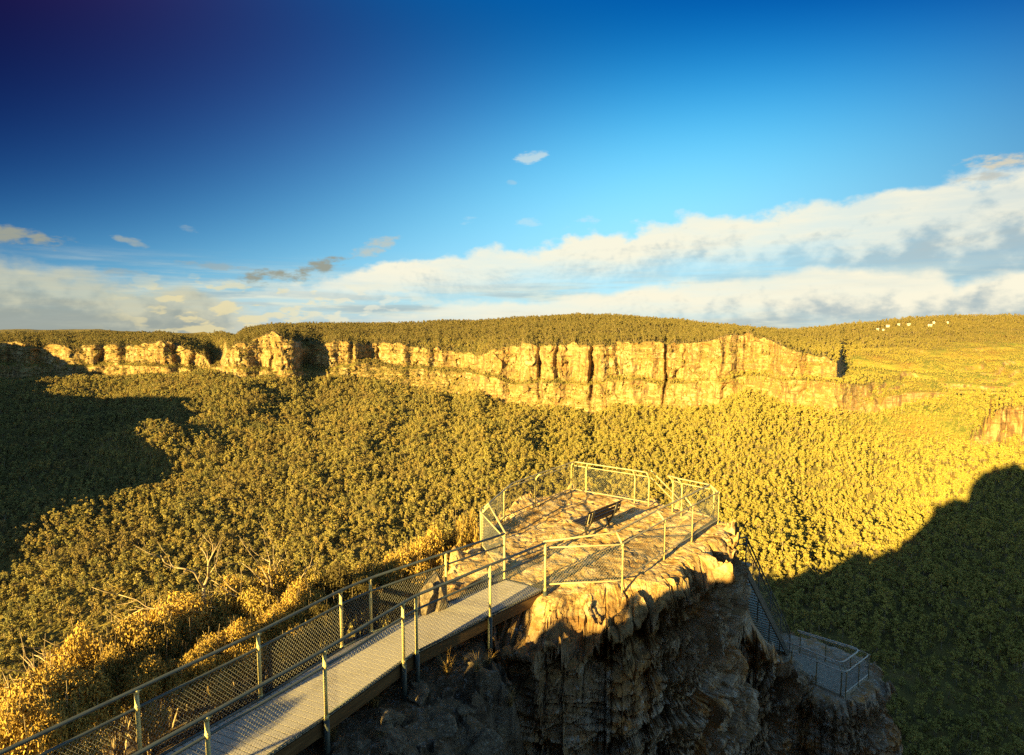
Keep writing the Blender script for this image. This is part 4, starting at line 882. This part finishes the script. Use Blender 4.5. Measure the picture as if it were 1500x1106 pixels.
# ------------------------------------------------------------------ light, sky, picture
EXPO, SKY = 2.3, .10
w = bpy.data.worlds.new('World'); S.world = w; w.use_nodes = True
t = NT(w.node_tree); bg = t.n['Background']
sky = t.new('ShaderNodeTexSky', sky_type='NISHITA', sun_disc=False, sun_elevation=SUN_EL, sun_rotation=SUN_AZ + math.pi, altitude=900, air_density=1.0, dust_density=.4, ozone_density=2.0)
d = t.new('ShaderNodeSeparateXYZ', {0: t.new('ShaderNodeTexCoord').outputs['Generated']})
dx, dy, dz = d.outputs
azr = t.m('ARCTAN2', dx, dy); elr = t.m('DIVIDE', dz, t.m('SQRT', t.m('ADD', t.m('MULTIPLY', dx, dx), t.m('MULTIPLY', dy, dy))))
az = t.m('MAXIMUM', t.m('MINIMUM', azr, .72), -.72); el = t.m('MAXIMUM', t.m('MINIMUM', elr, .55), 0.)
# polarising filter over the clear sky: absorption against bearing and height
CO = [(0, 0, -2.641, -2.233, -1.67), (0, 1, 3.588, 1.691, -4.81), (0, 2, -7.064, 18.996, 41.548), (0, 3, -32.164, -105.021, -122.176), (0, 4, 15.712, 112.499, 110.127), (1, 0, -.422, -.343, -.359),
      (1, 1, 8.776, 2.204, .635), (1, 2, 20.326, 34.669, 24.556), (1, 3, -104.306, -70.552, -44.207), (2, 0, .385, .071, -.081), (2, 1, -28.911, -17.085, -9.98), (2, 2, 59.462, 20.372, 11.958)]
pa = [None, az, t.m('MULTIPLY', az, az)]; pe = [None, el, t.m('POWER', el, 2.), t.m('POWER', el, 3.), t.m('POWER', el, 4.)]
chan = []
for c in range(3):
    acc = None
    for i, j, *k in CO:
        if i and j: term = t.m('MULTIPLY', pa[i], pe[j])
        else: term = pa[i] if i else pe[j]
        acc = t.m('ADD', 0., k[c]) if term is None else t.m('MULTIPLY_ADD', term, k[c], acc)
    chan.append(t.m('EXPONENT', acc))
pol = t.new('ShaderNodeCombineXYZ', {0: chan[0], 1: chan[1], 2: chan[2]}).outputs[0]
blue = t.new('ShaderNodeVectorMath', {0: sky.outputs[0], 1: pol}, operation='MULTIPLY').outputs[0]

def sph(px, py):
    r = ray(px, py); return math.atan2(r.x, r.y), r.z / math.hypot(r.x, r.y)
azn = t.m('MULTIPLY_ADD', az, 1 / 1.6, .5)
def curve(pts):
    st = []
    for px, py in pts:
        a, e = sph(px, py); st.append((min(max(a / 1.6 + .5, 0), 1), max(e + .3, 0)))
    return t.m('SUBTRACT', t.ramp(azn, st), .3)
elc = t.m('MAXIMUM', t.m('MINIMUM', elr, .55), -.08)
def cv(sx, sy, off=0.): return t.new('ShaderNodeCombineXYZ', {0: t.m('MULTIPLY_ADD', az, sx, off), 1: t.m('MULTIPLY', elc, sy), 2: off}).outputs[0]
def c0(n): return t.m('SUBTRACT', n, .5)
bil = t.noise(cv(11, 19, 3.1), 1, 7, .52); bil2 = t.noise(cv(11.4, 18.3, 3.1), 1, 7, .52)   # second sample a step towards the sun: relief
soft = t.noise(cv(3.2, 20, 8.2), 1, 6, .6); fine = t.noise(cv(30, 75, 5.5), 1, 6, .6)
puf = t.noise(cv(27, 40, 6.7), 1, 6, .55); puf2 = t.noise(cv(27.7, 38.8, 6.7), 1, 6, .55)
relief = t.m('ADD', t.m('MULTIPLY', t.m('SUBTRACT', bil, bil2), 3.), t.m('MULTIPLY', t.m('SUBTRACT', puf, puf2), 1.8))
LIT, SHD = (.98, .93, .73), (.45, .54, .55)
def bank(col, top, bot, amp, edge, sofb, thick, opac, lit=LIT, shd=SHD, az0=None, az1=None):
    T, B_ = curve(top), curve(bot)
    e = t.m('ADD', el, t.m('MULTIPLY', t.m('ADD', t.m('MULTIPLY', c0(bil), 2.1), t.m('MULTIPLY', c0(puf), 1.0)), amp))
    gap = t.m('SUBTRACT', T, e)
    a = t.m('MULTIPLY', t.sm(gap, 0., edge), t.sm(t.m('SUBTRACT', t.m('ADD', elc, t.m('MULTIPLY', c0(soft), .05)), B_), -sofb, sofb))
    a = t.m('MULTIPLY', a, t.m('MULTIPLY_ADD', t.sm(soft, .3, .6), .3, opac - .2), clamp=True)
    if az0: a = t.m('MULTIPLY', a, t.sm(t.m('ADD', az, t.m('MULTIPLY', c0(soft), .12)), sph(az0, 470)[0], sph(az1, 470)[0]))
    sh = t.m('ADD', t.m('DIVIDE', gap, thick), t.m('ADD', relief, t.m('MULTIPLY', c0(soft), .9)))
    return t.mix(a, col, t.mix(t.sm(sh, .4, 1.5), lit, shd))
col = blue
# haze-thin veil and streaks low over the plateau
veil = t.m('MULTIPLY', t.sm(t.noise(cv(4, 55, 1.7), 1, 6, .6), .40, .62), t.sm(el, .125, .02))
col = t.mix(t.m('MULTIPLY', veil, .75), col, t.mix(t.sm(t.noise(cv(7, 60, 11.), 1, 5, .6), .42, .6), (.42, .50, .50), (.80, .80, .62)))
A1 = [(0, 500), (230, 470), (300, 437), (380, 418), (500, 393), (620, 372), (750, 356), (870, 340), (990, 314), (1100, 306), (1200, 289), (1280, 283), (1380, 256), (1500, 240)]
A2 = [(0, 480), (300, 470), (400, 452), (620, 425), (800, 412), (1000, 392), (1200, 384), (1350, 385), (1500, 380)]
B1 = [(0, 490), (430, 480), (520, 462), (620, 446), (750, 430), (900, 420), (1020, 406), (1090, 404), (1180, 392), (1290, 388), (1375, 394), (1405, 409), (1430, 398), (1500, 388)]
B2 = [(0, 530), (430, 500), (620, 478), (900, 474), (1300, 468), (1500, 462)]
C1 = [(0, 366), (60, 376), (120, 386), (200, 402), (300, 422), (360, 450), (430, 490), (560, 540), (1500, 560)]
C2 = [(0, 505), (1500, 505)]
col = bank(col, C1, C2, .045, .035, .01, .05, .82, (.62, .60, .43), (.33, .37, .33), 520, 290)
col = bank(col, A1, A2, .036, .018, .035, .08, .86, LIT, SHD, 250, 520)
col = bank(col, B1, B2, .022, .018, .02, .065, .92, LIT, SHD, 440, 700)
# golden scraps low at left, and the small loose clouds
gold = t.m('MULTIPLY', t.sm(t.noise(cv(26, 62, 2.2), 1, 5, .5), .51, .60), t.m('MULTIPLY', t.sm(el, .085, .04), t.m('MULTIPLY', t.sm(az, -.64, -.5), t.sm(az, .0, -.3))))
col = t.mix(t.m('MULTIPLY', gold, .65), col, t.mix(t.sm(az, -.45, -.2), (.90, .76, .40), (.90, .88, .70)))
for px, py, wx, wy, tilt, colr, op in ((435, 396, 80, 13, -.22, (.33, .34, .27), .95), (545, 362, 34, 14, -.3, (.55, .58, .5), .75), (18, 345, 60, 12, .12, (.36, .37, .29), .9), (778, 231, 22, 9, -.1, (.72, .80, .74), .6), (748, 268, 9, 4, 0, (.5, .65, .7), .35),
                                   (186, 353, 20, 6, .2, (.42, .45, .38), .6), (1475, 235, 46, 12, .1, (.72, .66, .5), .9), (1440, 258, 28, 7, 0, (.55, .56, .5), .8), (275, 335, 16, 5, .3, (.36, .45, .48), .45), (855, 325, 30, 9, -.2, (.7, .82, .82), .4), (690, 322, 20, 6, -.1, (.7, .82, .82), .35), (770, 325, 26, 8, -.15, (.7, .82, .82), .35), (320, 390, 40, 5, .05, (.4, .42, .36), .5), (170, 398, 30, 5, .0, (.4, .42, .36), .5)):
    a0, e0 = sph(px, py); k = 1 / F
    u = t.m('SUBTRACT', azr, a0); v = t.m('SUBTRACT', elr, e0)
    v2 = t.m('MULTIPLY_ADD', u, tilt, v)
    q = t.m('ADD', t.m('POWER', t.m('ABSOLUTE', t.m('DIVIDE', u, wx * k)), 2.), t.m('POWER', t.m('ABSOLUTE', t.m('DIVIDE', v2, wy * k)), 2.))
    q = t.m('ADD', q, t.m('MULTIPLY', c0(fine), -5.5)); q = t.m('ADD', q, t.m('MULTIPLY', c0(bil), -4.))
    col = t.mix(t.m('MULTIPLY', t.sm(q, .95, -.5), op), col, colr)
# away from the filter's view the sky keeps its own brightness
front = t.m('MULTIPLY', t.sm(dy, .35, .6), t.sm(elr, 1.1, .7))
col = t.mix(front, t.new('ShaderNodeVectorMath', {0: sky.outputs[0], 1: (.19, .215, .215)}, operation='MULTIPLY').outputs[0], col)
gain = t.new('ShaderNodeVectorMath', {0: col, 'Scale': 1 / (SKY * 2 ** EXPO)}, operation='SCALE').outputs[0]
t.put(bg.inputs['Color'], gain); bg.inputs['Strength'].default_value = SKY
w.cycles.sampling_method = 'MANUAL'; w.cycles.sample_map_resolution = 512

sun = bpy.data.lights.new('sun', 'SUN'); so = bpy.data.objects.new('sun', sun); COL.objects.link(so)
sun.energy = 5; sun.angle = R(.5); sun.color = (1, .69, .20)
so.rotation_euler = Vector((SDX * math.cos(SUN_EL), SDY * math.cos(SUN_EL), -math.sin(SUN_EL))).to_track_quat('-Z', 'Y').to_euler()
S.view_settings.view_transform = 'Standard'; S.view_settings.look = 'None'; S.view_settings.exposure = EXPO; S.view_settings.gamma = 1
S.render.engine = 'CYCLES'; S.cycles.max_bounces = 5; S.cycles.diffuse_bounces = 3; S.cycles.use_denoising = False
